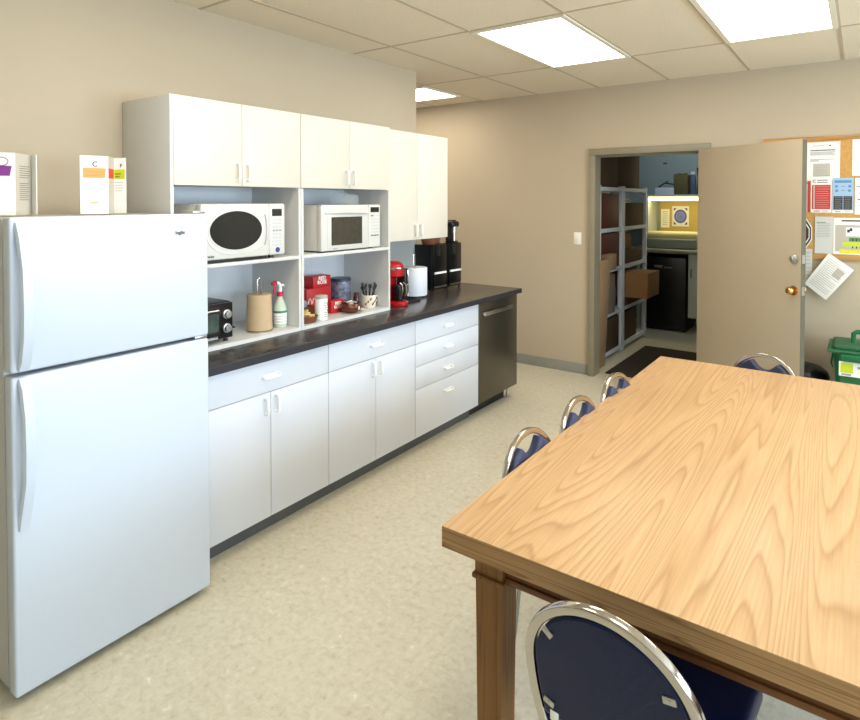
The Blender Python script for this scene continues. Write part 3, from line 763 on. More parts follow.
# ------------------------------------------------------------------ cards on the refrigerator
FT = 1.5885
def folded(name, label, pts, h, prints):
    """free-standing zigzag card; pts plan points; prints: per panel list of (u0,u1,v0,v1,matindex)"""
    t = thing(name, label, 'display card', (pts[0][0], pts[0][1], FT), 0, 'folded display cards on the refrigerator')
    mats = [M['paper'], M['orange'], M['purple'], M['lime'], M['posterred'], M['inklight'], M['ink'], M['papershade']]
    q = [(p[0]-pts[0][0], p[1]-pts[0][1]) for p in pts]
    m = MB(); th_ = .0012
    for i, (a_, b_) in enumerate(zip(q, q[1:])):
        d = Vector((b_[0]-a_[0], b_[1]-a_[1])); L_ = d.length; d.normalize(); n = Vector((d.y, -d.x))   # faces the room
        A = Vector((a_[0], a_[1], 0)); D = Vector((d.x, d.y, 0)); Nn = Vector((n.x, n.y, 0))
        def P(u, v, o): return A+D*(u*L_)+Vector((0, 0, v*h))+Nn*o
        base = 7 if prints[i] and prints[i][0] == 'shade' else 0  # panels turned from the light get a greyer base, painting their shade
        for o0, o1 in ((-th_, th_),):
            vs = [m.bm.verts.new(P(u, v, o)) for o in (o0, o1) for u, v in ((0, 0), (1, 0), (1, 1), (0, 1))]
            for f in ((0, 3, 2, 1), (4, 5, 6, 7), (0, 1, 5, 4), (2, 3, 7, 6), (1, 2, 6, 5), (0, 4, 7, 3)): m.bm.faces.new([vs[k] for k in f]).material_index = base
        for r_ in prints[i]:
            if r_ == 'shade': continue
            u0, u1, v0, v1, k = r_
            sk = .04 if k in (1, 2, 3, 4) else 0
            m.quad([P(u0, v0, th_*1.5), P(u1-sk, v0, th_*1.5), P(u1, v1, th_*1.5), P(u0, v1, th_*1.5)], k)
    m.build('card', mats, t)
    return t
def lines(v0, v1, n, u0=.25, u1=.8, k=5): return [(u0, u1-.08*(i % 2), v1-(v1-v0)*i/n-.008, v1-(v1-v0)*i/n, k) for i in range(n)]
# card with purple band (left), cut by the picture edge
c1 = folded('display_card', 'white folded display card with purple banner, at the far left on the refrigerator',
    [(-2.52, .735), (-2.46, .872), (-2.545, .955), (-2.500, .955)], .224,
    [[(.0, .93, .63, .79, 2)]+lines(.35, .60, 5, .1, .7)+[(.35, .60, .17, .20, 2), (.40, .55, .12, .125, 2)], ['shade']+lines(.58, .80, 6, .2, .85, 6)+lines(.22, .52, 9, .2, .8, 6), []])
m = MB()
m.tube([(.0018+.0010, 0.+.02*math.cos(q*PI/10), .192+.015*math.sin(q*PI/10)) for q in range(20)], .0014, 5, closed=True)
o = m.build('round_logo', M['purple'], c1); o.location = (.048, .098, 0); o.rotation_euler = (0, 0, -.41)
# card with C
c2 = folded('display_card', 'white folded display card headed C with orange banner, beside the hutch side',
    [(-2.50, 1.108), (-2.475, 1.205), (-2.545, 1.262), (-2.500, 1.290)], .232,
    [[(.10, .92, .62, .79, 1), (.15, .85, .72, .725, 4), (.2, .75, .66, .665, 4)]+lines(.30, .56, 6, .22, .8)+[(.35, .65, .18, .20, 1)], ['shade', (.0, .9, .62, .79, 4)]+lines(.3, .56, 3, .1, .8), [(.0, .95, .62, .79, 3), (.1, .6, .70, .72, 6), (.1, .5, .65, .67, 6)]+lines(.36, .56, 4, .1, .8)])
text('C', .028, (.0155, .050, .198), (PI/2, 0, PI/2+math.atan2(-.025, .097)*1.), M['ink'], c2, 'letter')
text('F', .020, (.0515-.060, .166, .198), (PI/2, 0, PI/2-math.atan2(.045, .028)), M['ink'], c2, 'letter')

# ------------------------------------------------------------------ table
tb = thing('dining_table', 'large light oak table with darker legs in the right foreground', 'table', (0, 0, 0))
TX0, TX1, TY0, TY1 = -.922, .30, 1.334, 3.545
m = MB(); m.box(TX0, TX1, TY0, TY1, .7475, .750, bev=.001); m.build('table_top', M['table_wood'], tb)
for y in (TY0+.0005, TY1-.022): B('edge_band', M['table_edge'], tb, TX0+.0005, TX1-.0005, y, y+.0215, .692, .7475)
for x in (TX0+.0005, TX1-.022): B('edge_band', M['table_edge_y'], tb, x, x+.0215, TY0+.0225, TY1-.0225, .692, .7475)
B('core_panel', M['apron_wood'], tb, TX0+.0223, TX1-.0223, TY0+.0223, TY1-.0223, .6922, .7474)
LG = .088
def leg(x, y):
    m = MB()
    m.box(x, x+LG, y, y+LG, .598, .692, bev=.002)
    m.box(x-.007, x+LG+.007, y-.007, y+LG+.007, .583, .598, bev=.004)
    h = LG/2; cx, cy = x+h, y+h
    r0, r1 = h-.002, h-.007
    vs = []
    for z, r_ in ((.583, r0), (.0, r1)): vs.append([m.bm.verts.new((cx+sx_*r_, cy+sy_*r_, z)) for sx_, sy_ in ((-1, -1), (1, -1), (1, 1), (-1, 1))])
    for k in range(4): m.bm.faces.new((vs[0][k], vs[0][(k+1) % 4], vs[1][(k+1) % 4], vs[1][k]))
    m.bm.faces.new(vs[0][::-1]); m.bm.faces.new(vs[1])
    return m
for x in (-.868, TX1-.054-LG):
    for y in (1.42, TY1-.086-LG): leg(x, y).build('leg', M['leg_wood'], tb)
def apron(x0, x1, y0, y1, axis):
    m = MB(); m.box(x0, x1, y0, y1, .608, .692)
    e = .007
    if axis == 'X': m.box(x0, x1, y0-e, y1+e, .590, .608, bev=.003)
    else: m.box(x0-e, x1+e, y0, y1, .590, .608, bev=.003)
    return m
apron(-.780, TX1-.142, 1.438, 1.460, 'X').build('apron', M['apron_wood'], tb)
apron(-.780, TX1-.142, TY1-.125, TY1-.103, 'X').build('apron', M['apron_wood'], tb)
M['apron_y'] = wood('stained_oak_apron_long', (116, 72, 34), (100, 58, 26), (72, 40, 16), sx=10, sy=.8, rings=8, rough=.4, axis='Y')
apron(-.850, -.828, 1.508, TY1-.174, 'Y').build('apron', M['apron_y'], tb)
apron(TX1-.094, TX1-.072, 1.508, TY1-.174, 'Y').build('apron', M['apron_y'], tb)

# ------------------------------------------------------------------ chairs (local +y = facing the table)
APEX = .825
def lean(z): return -.205-(z-.45)*.158
def arch(inset=0., n=44, hw=.192, wb=.155, zb=.42, zs=.637):
    """outline of the chair back in its own plane: up the left side, round, down the right"""
    pts = []
    a, b = hw-inset, APEX-zs-inset
    for k in range(7): f = k/7; pts.append((-(wb-inset+(a-(wb-inset))*math.sin(f*PI/2)), zb+(zs-zb)*f))
    for k in range(n+1):
        q = PI-PI*k/n; pts.append((a*math.cos(q), zs+b*math.sin(q)**.958 if math.sin(q) > 0 else zs))
    for k in range(7): f = 1-(k+1)/7; pts.append(((wb-inset+(a-(wb-inset))*math.sin(f*PI/2)), zb+(zs-zb)*f))
    return pts
FP = []   # rounded-rectangle tube section: (in-plane, across)
for cx_, cy_, a0 in ((.006, .0055, 0), (-.006, .0055, 90), (-.006, -.0055, 180), (.006, -.0055, 270)):
    for d in (0, 30, 60, 90): FP.append((cx_+.005*math.cos(math.radians(a0+d)), cy_+.005*math.sin(math.radians(a0+d))))
def make_chair(label, hole, loc, rz, group=None):
    t = thing('dining_chair', label, 'chair', loc, rz, group)
    m = MB(); P = [(x, lean(z), z) for x, z in arch(.011)]
    # continue each side down as the rear legs
    lo = [(x*1.12, y, z) for x, y, z in ((P[0][0], -.215, .20), (P[0][0]*1.06, -.245, .0))]
    hi = [(x*1.12, y, z) for x, y, z in ((P[-1][0], -.215, .20), (P[-1][0]*1.06, -.245, .0))]
    m.tube(P, 1, prof=FP, up=(0, -1, -.158)); m.build('back_frame', M['chrome'], t)
    for q in (lo, hi):
        s0 = P[0] if q is lo else P[-1]
        m = MB(); m.tube([(s0[0], s0[1], s0[2]), q[0], q[1]], .0105, 12); m.build('leg', M['chrome'], t)
    for s_ in (-1, 1):
        m = MB(); m.tube([(s_*.172, .155, .438), (s_*.178, .19, .40), (s_*.185, .205, .2), (s_*.192, .215, .0)], .0105, 12); m.build('leg', M['chrome'], t)
    m = MB()
    m.tube([(-.172, .155, .436), (-.166, -.17, .430)], .009, 10); m.tube([(.172, .155, .436), (.166, -.17, .430)], .009, 10)
    m.tube([(-.166, -.150, .430), (.166, -.150, .430)], .008, 10); m.tube([(-.172, .150, .434), (.172, .150, .434)], .008, 10)
    m.build('seat_frame', M['chrome'], t)
    m = MB(); m.box(-.195, .195, -.178, .205, .446, .496, bev=.020, seg=4); m.build('seat', M['navy'] if hole else M['navyback'], t)  # foreground seat takes the darker vinyl, painting in the shade under the table
    # back pad
    out = [p for p in arch(.0255) if p[1] > .50]
    if hole:
        hw_ = .066; zi = APEX-.0255
        left = [p for p in out if p[0] < -hw_]; right = [p for p in out if p[0] > hw_]
        mid = [( -hw_+2*hw_*k/14, 0) for k in range(1, 14)]
        z_l = left[-1][1]
        mid = [(x, z_l-.002-.040*(1-(x/hw_)**2)) for x, _ in mid]
        poly = left+mid+right
    else: poly = out
    m = MB(); m.prism(poly, lambda p: (p[0], lean(p[1])-.010, p[1]), lambda p: (p[0], lean(p[1])+.026, p[1]))
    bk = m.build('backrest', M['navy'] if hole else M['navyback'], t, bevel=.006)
    if not hole:
        for x, z, r_ in ((-.128, .724, .6), (-.138, .550, .3), (.126, .712, -.2), (-.135, .47, 0), (.135, .50, 0)):
            m = MB(); rot = Matrix.Rotation(r_, 3, 'Y')
            y_ = lean(z)-.0106
            m.box(x-.013, x+.013, y_-.0035, y_, z-.007, z+.007, bev=.0015, rot=rot)
            m.lathe([(.0035, -.0025), (.0035, 0)], (x, y_-.003, z), axis='Y', seg=10)
            m.build('fixing_clip', M['steel'], bk)
        m = MB(); m.box(-.138, -.118, lean(.52)-.0125, lean(.52)-.0100, .508, .530, bev=.001); m.build('maker_tag', M['label'], bk)
    return t
G = 'navy chrome-framed chairs around the table'
c0 = make_chair('navy chair on the left side of the table, nearest the camera of three', True, (-.90, 1.885, 0), 0, G)
c0.location = (-.701, 1.909, 0); c0.rotation_euler = (0, 0, -1.599)
dup(c0, (-.689, 2.351, 0), -1.609, 'navy chair on the left side of the table, middle one of three', G)
dup(c0, (-.677, 2.776, 0), -1.634, 'navy chair on the left side of the table, farthest of three', G)
dup(c0, (-.499, 3.379, 0), 2.749, 'navy chair with opening in its back, at the far end by the door', G)
make_chair('navy chair with chrome arch in the foreground, its back to the camera', False, (-.382, 1.411, 0), -.078, G)

# ------------------------------------------------------------------ notice board and papers
nb = thing('notice_board', 'oak-framed cork notice board crowded with papers behind the open door', 'notice board', (0, FY, 0))
NX0, NX1, NZ0, NZ1 = -.632, .95, 1.198, 2.128
B('cork_panel', M['cork'], nb, NX0+.03, NX1-.03, -.012, -.0005, NZ0+.04, NZ1-.03)
m = MB()
m.box(NX0, NX1, -.022, -.0005, NZ1-.030, NZ1, bev=.003); m.box(NX0, NX1, -.022, -.0005, NZ0, NZ0+.042, bev=.003)
m.box(NX0, NX0+.03, -.022, -.0005, NZ0+.042, NZ1-.030, bev=.003); m.box(NX1-.03, NX1, -.022, -.0005, NZ0+.042, NZ1-.030, bev=.003)
m.build('frame', M['oakframe'], nb)
PM = [M['paper'], M['ink'], M['inklight'], M['posterred'], M['posterblue'], M['charcoal'], M['yellow'], M['green'], M['maroon'], M['paperg'], M['blueink'], M['lime'], M['papershade']]
def poster(label, x0, x1, z0, z1, y=-.0125, base=0, rects=(), cat='notice', name='notice', txt=()):
    """sheet pinned at depth y in front of the far wall; rects in 0..1 sheet coordinates"""
    t = thing(name, label, cat, ((x0+x1)/2, FY+y, (z0+z1)/2), 0, None)
    hx, hz = (x1-x0)/2, (z1-z0)/2
    m = MB(); m.box(-hx, hx, -.0012, 0, -hz, hz, mi=base)
    for i, (u0, u1, v0, v1, k) in enumerate(rects):
        yy = -.0014-.00004*i
        m.quad([(-hx+2*hx*u0, yy, -hz+2*hz*v0), (-hx+2*hx*u1, yy, -hz+2*hz*v0), (-hx+2*hx*u1, yy, -hz+2*hz*v1), (-hx+2*hx*u0, yy, -hz+2*hz*v1)], k)
    m.build('sheet', PM, t)
    for s, size, u, v, mm in txt: text(s, size, (-hx+2*hx*u, -.0026, -hz+2*hz*v), RY, mm, t, 'lettering', ext=.0003)
    return t
def rl(u0, u1, v0, v1, n, k=2, h=.012): return [(u0, u1-(.1 if i % 3 == 2 else 0)*(u1-u0), v1-(v1-v0)*i/max(1, n-1), v1-(v1-v0)*i/max(1, n-1)+h, k) for i in range(n)]
poster('white printed form at the top of the notice board beside the door', -.348, -.131, 1.795, 2.085,
       rects=[(.18, .55, .90, .915, 2), (.68, .74, .89, .92, 1), (.13, .86, .775, .80, 1)]+rl(.13, .86, .66, .74, 5)+[(.13, .86, .545, .555, 1)]+rl(.13, .4, .50, .52, 2)+[(.22, .72, .12, .44, 12), (.22, .72, .43, .44, 2), (.22, .72, .11, .12, 1), (.60, .61, .12, .44, 2)]+rl(.25, .58, .16, .38, 6))
poster('white page at the top right of the notice board, cut by the frame edge', -.057, .16, 1.825, 2.093,
       rects=[(.2, .8, .78, .80, 1)]+rl(.2, .8, .25, .7, 9))
poster('red poster with a large C heading and white text lines', -.312, -.180, 1.552, 1.814, y=-.0145,
       rects=[(.05, .95, .10, .80, 3)]+rl(.25, .90, .16, .74, 10, 12, .010)+[(.12, .20, .12, .78, 12), (.15, .45, .035, .055, 1), (.55, .85, .035, .055, 2), (.30, .80, .925, .945, 1), (.30, .80, .865, .885, 1)], txt=[('C', .030, .16, .905, M['ink'])])
po = poster('light blue poster with round icons above a black text block', -.176, -.046, 1.550, 1.812, y=-.0145, base=4,
       rects=[(.0, 1, 0, .08, 0), (.06, .50, .10, .48, 5), (.53, .94, .10, .48, 5), (.1, .9, .86, .93, 10)]+rl(.12, .45, .14, .43, 6, 2, .010)+rl(.58, .88, .14, .43, 6, 2, .010)+[(.42, .60, .755, .765, 1), (.42, .60, .64, .65, 1), (.15, .4, .03, .045, 1), (.6, .85, .03, .045, 2)])
m = MB()
for (x, z) in ((-.040, .068), (.042, .068), (-.038, .036), (.040, .036)):
    m.lathe([(.010, -.0022), (.010, -.0014)], (x, 0, z), axis='Y', seg=16)
m.build('icon', M['blueink'], po)
poster('white page of bold bullets at the right edge below the top page', -.038, .12, 1.540, 1.809, y=-.0145,
       rects=[(.08, .5, .75, .77, 1), (.15, .6, .58, .60, 1), (.12, .5, .40, .43, 1), (.15, .6, .25, .27, 2), (.1, .8, .95, .96, 3)])
poster('narrow orange-edged leaflet just beside the open door edge', -.395, -.317, 1.555, 1.790, y=-.0165, base=12,
       rects=[(.80, 1, .0, 1, 3), (.0, .8, .92, .96, 3), (.0, .6, .0, .05, 1)])
poster('grey printed sheet left of the yellow calendar, lower part of the board', -.283, -.168, 1.243, 1.522, y=-.0165, base=9,
       rects=[(.1, .6, .83, .85, 7)]+rl(.1, .85, .45, .80, 9))
poster('wide calendar sheet with green and yellow bands, lower part of the board', -.166, .22, 1.243, 1.515, y=-.0145,
       rects=[(.13, 1, .90, .94, 1), (.03, .9, .08, .80, 12), (.20, .75, .50, .74, 0), (.25, .9, .36, .46, 7), (.15, .9, .22, .34, 11), (.10, 1, .03, .13, 6), (.22, .26, .60, .68, 1), (.26, .30, .64, .72, 1), (.05, .9, .78, .79, 2)]+[(.3+.06*i, .32+.06*i, .36, .44, 1) for i in range(8)]+[(.3+.06*i, .32+.06*i, .17, .23, 1) for i in range(8)])
# octagonal stop sign sticker
sg = thing('octagon_sign', 'dark red octagonal sign with white border half hidden behind the door', 'sign', (-.362, FY-.0125, 1.392))
def octa(r_): return [(r_*math.cos(PI/8+k*PI/4), r_*math.sin(PI/8+k*PI/4)) for k in range(8)]
for r_, y0, y1, mm, nm in ((.113, 0, -.002, 'paper', 'sheet'), (.103, -.002, -.0026, 'ink', 'dark_border'), (.086, -.0026, -.0032, 'paper', 'inner_border'), (.076, -.0032, -.0038, 'maroon', 'red_field')):
    m = MB(); m.prism(octa(r_), lambda p: (p[0]*.62, y0, p[1]*1.12), lambda p: (p[0]*.62, y1, p[1]*1.12)); m.build(nm, M[mm], sg)
sg.location.x = -.366
poster('narrow pale sheet hanging below the board beside the open door', -.420, -.297, .985, 1.274, y=-.0223, base=9, rects=rl(.5, .9, .2, .9, 8))
# tilted curled page
tp = thing('curled_page', 'large tilted white page hanging by one corner below the notice board', 'page', (0, 0, 0))
m = MB(); C4 = [Vector((-.191, 5.388, 1.250)), Vector((-.036, 5.374, 1.131)), Vector((-.204, 5.345, .900)), Vector((-.345, 5.372, 1.010))]
n = 8; grid = []
def tpt(u, v, o=0):
    p = C4[0].lerp(C4[1], u).lerp(C4[3].lerp(C4[2], u), v); p.y += -.012*math.sin(PI*v)-o; return p
for i in range(n+1): grid.append([m.bm.verts.new(tpt(j/n, i/n)) for j in range(n+1)])
for i in range(n):
    for j in range(n): m.bm.faces.new((grid[i][j], grid[i][j+1], grid[i+1][j+1], grid[i+1][j]))
for k in range(16):
    v = .10+k*.052
    u1 = .9 if k % 4 else .6
    for a_, b_ in ((.1, .5), (.5, u1)): m.quad([tpt(a_, v, .0015), tpt(b_, v, .0015), tpt(b_, v+.010, .0015), tpt(a_, v+.010, .0015)], 1)
m.quad([tpt(.55, .18, .0012), tpt(.85, .18, .0012), tpt(.85, .42, .0012), tpt(.55, .42, .0012)], 2)
m.build('sheet', [M['paper'], M['inklight'], M['papershade']], tp)

# ------------------------------------------------------------------ bins on the floor by the far wall
bn = thing('organics_bin', 'green lidded kitchen waste bin with handle and white label', 'bin', (.055, 5.12, 0))
m = MB()
vs = []
for z, rx, ry in ((0, .155, .13), (.02, .160, .135), (.57, .195, .165), (.60, .205, .175)):
    vs.append([m.bm.verts.new((sx_*rx*f, sy_*ry*g, z)) for sx_, sy_, f, g in ((-1, -1, .85, 1), (1, -1, .85, 1), (1, -1, 1, .85), (1, 1, 1, .85), (1, 1, .85, 1), (-1, 1, .85, 1), (-1, 1, 1, .85), (-1, -1, 1, .85))])
for a_, b_ in zip(vs, vs[1:]):
    for k in range(8): m.bm.faces.new((a_[k], a_[(k+1) % 8], b_[(k+1) % 8], b_[k]))
m.bm.faces.new(vs[0]); m.bm.faces.new(vs[-1]); m.build('bin_body', M['bin'], bn, bevel=.004)
m = MB(); m.box(-.232, .232, -.198, .198, .600, .622, bev=.008); m.box(-.205, .205, -.170, .170, .622, .650, bev=.022, seg=4); m.build('lid', M['binlid'], bn)
m = MB(); m.tube([(-.085, -.02, .645), (-.085, -.02, .715), (-.07, -.02, .728), (.10, -.02, .728), (.115, -.02, .715), (.115, -.02, .645)], .016, 10); m.build('carry_handle', M['bin'], bn)
m = MB(); m.box(-.155, -.145+.30, -.216, -.165, .555, .600, bev=.010); m.build('latch_bar', M['bin'], bn)
lb = None
m = MB(); m.box(-.165, .165, -.1765, -.168, .445, .545, bev=.002); lb = m.build('label', M['label'], bn)
m = MB(); m.box(-.155, -.085, -.178, -.1765, .470, .535); m.build('label_picture', M['lime'], lb)
m = MB(); m.box(-.060, .04, -.178, -.1765, .505, .52); m.box(-.150, -.095, -.1785, -.1765, .452, .464); m.build('label_print', M['inklight'], lb)
for s_ in (-1, 1):
    m = MB(); m.tube([(s_*.20, -.05, .585), (s_*.212, -.06, .50), (s_*.205, .0, .46)], .006, 8); m.build('side_handle', M['bin'], bn)
wb = thing('waste_bin', 'low black round-topped bin on the floor between door and green bin', 'bin', (-.335, 5.225, 0))
m = MB(); m.lathe([(.130, 0), (.135, .01), (.160, .34), (.160, .345)], seg=36); m.build('bin_body', M['black'], wb)
m = MB(); m.lathe([(.166, .335), (.168, .352), (.155, .385), (.115, .418), (.06, .434), (0, .438)], seg=36); m.build('lid', M['gloss'], wb)

# ------------------------------------------------------------------ storeroom beyond the doorway
SX0, SX1, SY1 = -2.62, -.55, 8.45
m = MB(); m.box(SX0-.1, SX0, FY+.12, SY1, 0, CZ); struct(m.build('wall_storeroom_left', M['store']))
m = MB(); m.box(SX1, SX1+.1, FY+.12, SY1, 0, CZ); struct(m.build('wall_storeroom_right', M['store']))
m = MB(); m.box(SX0-.1, SX1+.1, SY1, SY1+.1, 0, CZ); struct(m.build('wall_storeroom_far', M['store']))
m = MB(); m.box(-1.955, -.85, 5.56, 6.87, .0005, .010, bev=.003)
tag(m.build('floor_mat', M['mat']), 'dark brown doormat on the storeroom floor just past the doorway', 'mat')
# racks
def rack(y0, y1, label):
    t = thing('storage_rack', label, 'shelving rack', (-2.10, y0, 0), 0, 'white storage racks in the storeroom')
    w = y1-y0; p = .045
    for x in (-.40, 0):
        for y in (0, w-p):
            m = MB(); m.box(x-p, x, y, y+p, 0, 1.80, bev=.002); m.build('post', M['rack'], t)
    for z in (.06, .46, .92, 1.34, 1.765):
        m = MB(); m.box(-.400, -.005, p+.001, w-p-.001, z, z+.018)
        m.box(-.030, -.004, p+.001, w-p-.001, z-.022, z); m.box(-.440, -.414, p+.001, w-p-.001, z-.022, z+.018)
        m.box(-.399, -.046, .004, p-.004, z-.02, z); m.box(-.399, -.046, w-p+.004, w-.004, z-.02, z)
        m.build('shelf', M['rack'], t)
    return t
rack(5.79, 6.52, 'white storage rack nearest the doorway, filled with dark boxes')
rack(6.535, 7.41, 'white storage rack farther from the doorway, with carton sticking out')
def carton(x0, x1, y0, y1, z0, z1, m_, label, group='cartons stored on the white racks', flaps=False):
    t = thing('cardboard_box', label, 'box', ((x0+x1)/2, (y0+y1)/2, z0), 0, group)
    hx, hy, h = (x1-x0)/2, (y1-y0)/2, z1-z0
    B('carton', m_, t, -hx, hx, -hy, hy, 0.0005, h, bev=.003)
    B('tape', M['tanboard'], t, -.02, .02, -hy-.0006, hy+.0006, h-.05, h+.0008)
    return t
S = [.0785, .4785, .9385, 1.3585, 1.7835]
carton(-2.47, -2.11, 5.86, 6.40, S[3], 1.715, M['maroon'], 'dark maroon box on the upper shelf of the nearer rack')
carton(-2.47, -2.12, 5.86, 6.45, S[2], 1.30, M['maroon'], 'dark maroon box on the middle shelf of the nearer rack')
carton(-2.115, -2.03, 5.88, 6.10, S[2], 1.10, M['tanboard'], 'small tan carton at the front of the nearer rack')
carton(-2.46, -2.08, 5.87, 6.20, S[1], .88, M['greybox'], 'large grey-tan box at waist height on the nearer rack')
carton(-2.45, -2.11, 5.88, 6.42, S[0], .41, M['cardboarddark'], 'brown box on the lowest shelf of the nearer rack')
carton(-2.46, -2.12, 6.60, 7.32, S[3], 1.62, M['cardboarddark'], 'dark brown box on the upper shelf of the farther rack')
carton(-2.46, -2.12, 6.60, 7.25, S[2], 1.10, M['cardboarddark'], 'wide brown box on the middle shelf of the farther rack')
carton(-2.46, -2.16, 6.62, 6.98, 1.1015, 1.28, M['cardboard'], 'brown box stacked on the wide one on the farther rack')
carton(-2.45, -1.86, 6.60, 7.06, S[1]+.10, .850, M['cardboard'], 'long brown carton sticking far out of the farther rack')
carton(-2.45, -2.10, 6.60, 7.20, S[1], .577, M['cardboarddark'], 'flat dark carton under the long protruding one')
carton(-2.45, -2.13, 6.60, 7.10, S[0], .40, M['cardboarddark'], 'brown box on the lowest shelf of the farther rack')
carton(-2.56, -2.16, 5.95, 6.50, S[4], 2.30, M['cardboarddark'], 'tall dark brown box on top of the nearer rack')
carton(-2.56, -2.18, 6.56, 7.36, S[4], 2.28, M['cardboarddark'], 'tall dark brown box on top of the farther rack')
m = MB(); m.lathe([(.05, 0), (.085, .04), (.095, .18), (.07, .30), (.03, .36), (0, .37)], seg=20, sy=1.)
tag(m.build('duffel_bag', M['bluegrey'], None, (-2.21, 6.335, S[1])), 'blue-grey bag beside the grey-tan box on the rack', 'bag')
m = MB(); m.box(-.085, .0, -.10, .12, 0, .045, bev=.004); m.box(-.0, .002, -.09, .10, .008, .034, mi=1)
tag(m.build('green_label_box', [M['rack'], M['green']], None, (-2.12, 6.70, 1.6215)), 'small pale box with green label on the farther rack', 'box')
m = MB(); rot = Matrix.Rotation(.05, 3, 'Y'); m.box(-.008, .008, -.14, .14, 0, 1.07, bev=.002, rot=rot)
tag(m.build('flat_board', M['tanboard'], None, (-2.035, 5.695, .001)), 'flat tan cardboard sheet leaning beside the rack at the doorway', 'cardboard')
# workbench wall
wk = thing('workbench', 'storeroom counter with pale edge under the strip light', 'counter', (0, 0, 0))
B('worktop', M['counter2'], wk, -2.33, SX1-.002, 7.78, SY1-.002, .985, 1.03, bev=.004)
B('front_edge', M['steel'], wk, -2.33, SX1-.002, 7.765, 7.78, .990, 1.026, bev=.003)
B('side_panel', M['cab2'], wk, -2.33, -2.30, 7.80, SY1-.002, 0, .985)
m = MB(); m.box(-1.715, -1.25, 7.82, SY1-.003, .20, .984); wc = m.build('cabinet_body', M['cab2'], wk)
m = MB(); m.box(-1.712, -1.485, 7.80, 7.82, .202, .982, bev=.002); dd = m.build('door', M['cab2'], wk)
m = MB(); m.tube([(-1.675, 7.800, .80), (-1.675, 7.775, .79), (-1.675, 7.775, .71), (-1.675, 7.800, .70)], .006, 8); m.build('handle', M['black'], dd)
mf = thing('mini_fridge', 'black mini refrigerator under the storeroom counter', 'refrigerator', (-2.005, 7.83, 0))
B('body', M['black'], mf, -.26, .26, .04, .55, .06, .93, bev=.006)
m = MB(); m.box(-.26, .26, 0, .04, .06, .93, bev=.008); dd = m.build('door', M['gloss'], mf)
m = MB(); m.box(-.12, -.02, -.012, .0, .80, .83, bev=.004); m.box(.0, .10, -.008, 0, .795, .812, bev=.003); m.build('handle', M['greyobj'], dd)
B('plinth', M['black'], mf, -.24, .24, .06, .50, 0, .06)
lm = thing('laminator', 'wide grey-green roller machine on the storeroom counter', 'machine', (-1.95, 8.02, 1.0305))
m = MB(); m.box(-.30, .30, -.10, .16, 0, .13, bev=.02, seg=3); m.build('body', M['greyobj'], lm)
m = MB(); m.lathe([(.055, -.31), (.058, -.30), (.058, .30), (.055, .31)], (0, 0, .165), axis='X', seg=24); m.build('roller', mat('cream_roller', (226, 214, 150), .5), lm)
# pinboard and things above bench
m = MB(); m.box(-2.22, -.9, SY1-.012, SY1-.0005, 1.10, 1.655)
tag(m.build('pinboard', M['pin']), 'yellow lit pinboard behind the storeroom counter', 'notice board')
m = MB(); m.box(-2.30, -2.262, 8.02, SY1-.001, 1.031, 1.70)
tag(m.build('side_panel', M['cab2']), 'pale upright panel left of the lit storeroom pinboard', 'panel')
t = thing('pinned_list', 'narrow white list pinned on the yellow storeroom board', 'notice', (-2.150, SY1-.013, 1.405))
m = MB(); m.box(-.055, .055, -.002, 0, -.125, .125)
for k in range(8): m.quad([(-.035, -.0024, .09-.025*k), (.035, -.0024, .09-.025*k), (.035, -.0024, .096-.025*k), (-.035, -.0024, .096-.025*k)], 1)
m.build('sheet', [M['paper'], M['inklight']], t)
t = thing('pinned_poster', 'white poster with a round blue-violet emblem on the storeroom board', 'poster', (-1.955, SY1-.013, 1.435))
B('sheet', M['paper'], t, -.105, .105, -.002, 0, -.135, .135)
m = MB()
for k in range(4): sx_, sz_ = (-1 if k % 2 else 1), (-1 if k < 2 else 1); m.prism([(sx_*.085, sz_*.11), (sx_*.085, sz_*.07), (sx_*.05, sz_*.11)], lambda p: (p[0], -.002, p[1]), lambda p: (p[0], -.0028, p[1]))
m.build('corner_marks', M['ink'], t)
m = MB(); m.lathe([(0, -.004), (.080, -.004), (.080, -.002)], axis='Y', seg=30, sy=1.15); m.build('emblem', mat('violet_print', (96, 96, 186), .6), t)
m = MB(); m.tube([(.048*math.cos(q*PI/10), -.0045, .055*math.sin(q*PI/10)) for q in range(20)], .004, 6, closed=True); m.tube([(.022*math.cos(q*PI/8), -.0045, .026*math.sin(q*PI/8)) for q in range(16)], .0035, 6, closed=True); m.build('emblem_rings', M['posterblue'], t)
us = thing('wall_shelf', 'long shelf with a glowing strip light above the storeroom counter', 'shelf', (0, 0, 0))
B('shelf_board', M['rack'], us, -2.31, SX1-.002, 7.99, SY1-.001, 1.702, 1.722)
sl = thing('strip_light', 'glowing fluorescent strip light under the storeroom shelf', 'light', (0, 0, 0))
B('housing', M['lframe'], sl, -2.258, -1.05, 8.02, 8.12, 1.688, 1.7018)
m = MB(); m.box(-2.255, -1.06, 8.01, 8.10, 1.645, 1.688, bev=.012, seg=3); m.build('tube', M['tube'], sl)
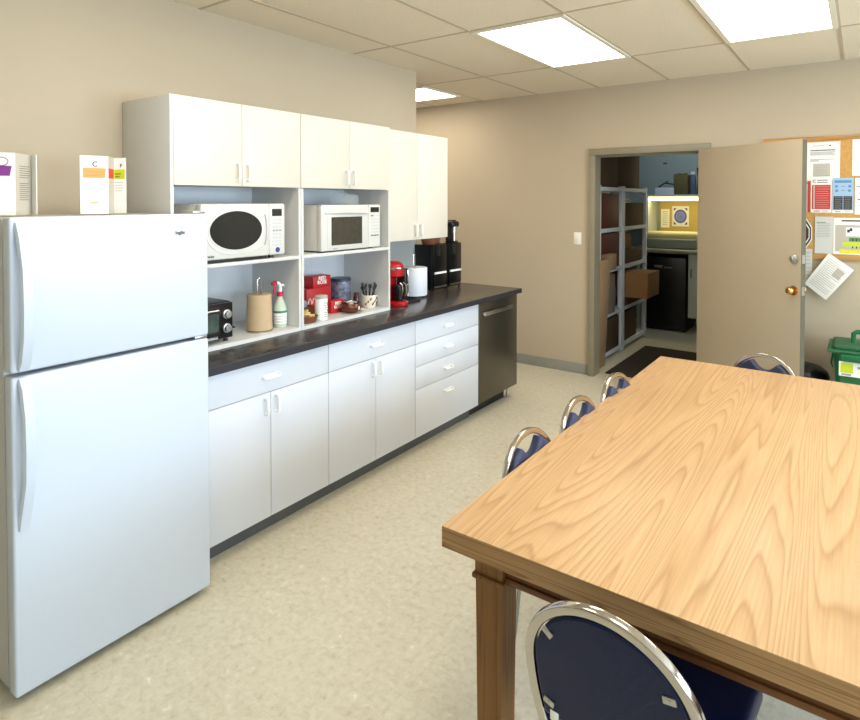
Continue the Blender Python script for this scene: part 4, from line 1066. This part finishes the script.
# objects on that shelf
m = MB(); m.box(-.12, .12, -.08, .08, 0, .09, bev=.004)
tag(m.build('pale_box', M['rack'], None, (-2.06, 8.12, 1.7225)), 'pale low box on the storeroom shelf', 'box')
m = MB(); m.tube([(-.10, 0, .0), (-.02, -.01, .05), (.10, 0, .03)], .010, 8); m.tube([(-.06, 0, .03), (.02, 0, .075)], .008, 8)
tag(m.build('hand_tool', M['black'], None, (-2.05, 8.10, 1.823)), 'black angular tool lying on the pale box', 'tool')
m = MB(); m.box(-.085, .085, -.10, .10, 0, .25, bev=.006)
for k in range(4): m.box(-.08+.04*k, -.06+.04*k, -.09, .02, .24, .265+.006*(k % 2))
tag(m.build('olive_box', M['greencab'], None, (-1.868, 8.14, 1.7225)), 'olive brown box packed full on the storeroom shelf', 'box')
bt = thing('storage_bottle', 'grey-blue bottle right of the olive box on the storeroom shelf', 'bottle', (-1.738, 8.12, 1.7225))
m = MB(); m.lathe([(.036, 0), (.038, .01), (.038, .22), (.024, .255)], seg=22); m.build('bottle_body', M['bluegrey'], bt)
m = MB(); m.lathe([(.024, .255), (.024, .29), (0, .292)], seg=22); m.build('cap', M['rack'], bt)
m = MB(); m.tube([(0, 0, 0), (0, 0, .20), (-.02, 0, .34)], .03, 10, r2=.012); m.tube([(.0, 0, .18), (.05, 0, .38)], .025, 8, r2=.02); m.tube([(.03, 0, .05), (.06, 0, .30)], .03, 8)
tag(m.build('black_tools', M['black'], None, (-1.665, 8.14, 1.7225)), 'black long-handled tool at the right of the storeroom shelf', 'tool')
B('wall_plate', M['ink'], None, -2.185, -2.135, SY1-.006, SY1-.0005, 2.14, 2.16)
o = bpy.data.objects['wall_plate']; tag(o, 'small dark plate high on the blue storeroom wall', 'plate')

# ------------------------------------------------------------------ lights
def area(name, loc, rot, sx, sy, power, col):
    l = bpy.data.lights.new(name, 'AREA'); l.shape = 'RECTANGLE'; l.size = sx; l.size_y = sy; l.energy = power; l.color = col
    o = bpy.data.objects.new(name, l); COL.objects.link(o); o.location = loc; o.rotation_euler = rot; return o
for i, (a, b) in enumerate(wins):
    area('window_daylight', (RXW-.02, (a+b)/2, (W0+W1)/2), (0, PI/2, 0), W1-W0-.1, b-a-.1, 92, (.64, .82, 1.))
area('storeroom_strip', (-1.68, 8.06, 1.640), (0, 0, 0), 1.15, .06, 1.6, (1., .86, .50))
area('storeroom_wall_fill', (-1.45, 7.35, 2.60), (1.05, 0, 0), 1.2, .3, 7.5, (.80, .92, 1.))  # added fill lamp without a real source, brightens the far storeroom wall

w = bpy.data.worlds.new('world'); SC.world = w; w.use_nodes = True
nt = w.node_tree; bg = nt.nodes['Background']
sky = nt.nodes.new('ShaderNodeTexSky'); sky.sky_type = 'HOSEK_WILKIE'; sky.sun_direction = (-.6, .2, .6)
nt.links.new(sky.outputs[0], bg.inputs[0]); bg.inputs[1].default_value = .5

# ------------------------------------------------------------------ camera
cam = bpy.data.cameras.new('camera'); co = bpy.data.objects.new('camera', cam); COL.objects.link(co)
cam.sensor_fit = 'HORIZONTAL'; cam.sensor_width = 36.; cam.lens = 598/860*36
cam.shift_y = -(360-214)/860
cam.clip_start = .02
co.location = (0, 0, 1.64)
co.rotation_euler = (PI/2-math.atan(13/598), 0, math.atan(431/598))
SC.camera = co
SC.view_settings.view_transform = 'Standard'
SC.view_settings.look = 'None'
SC.view_settings.exposure = 0.10
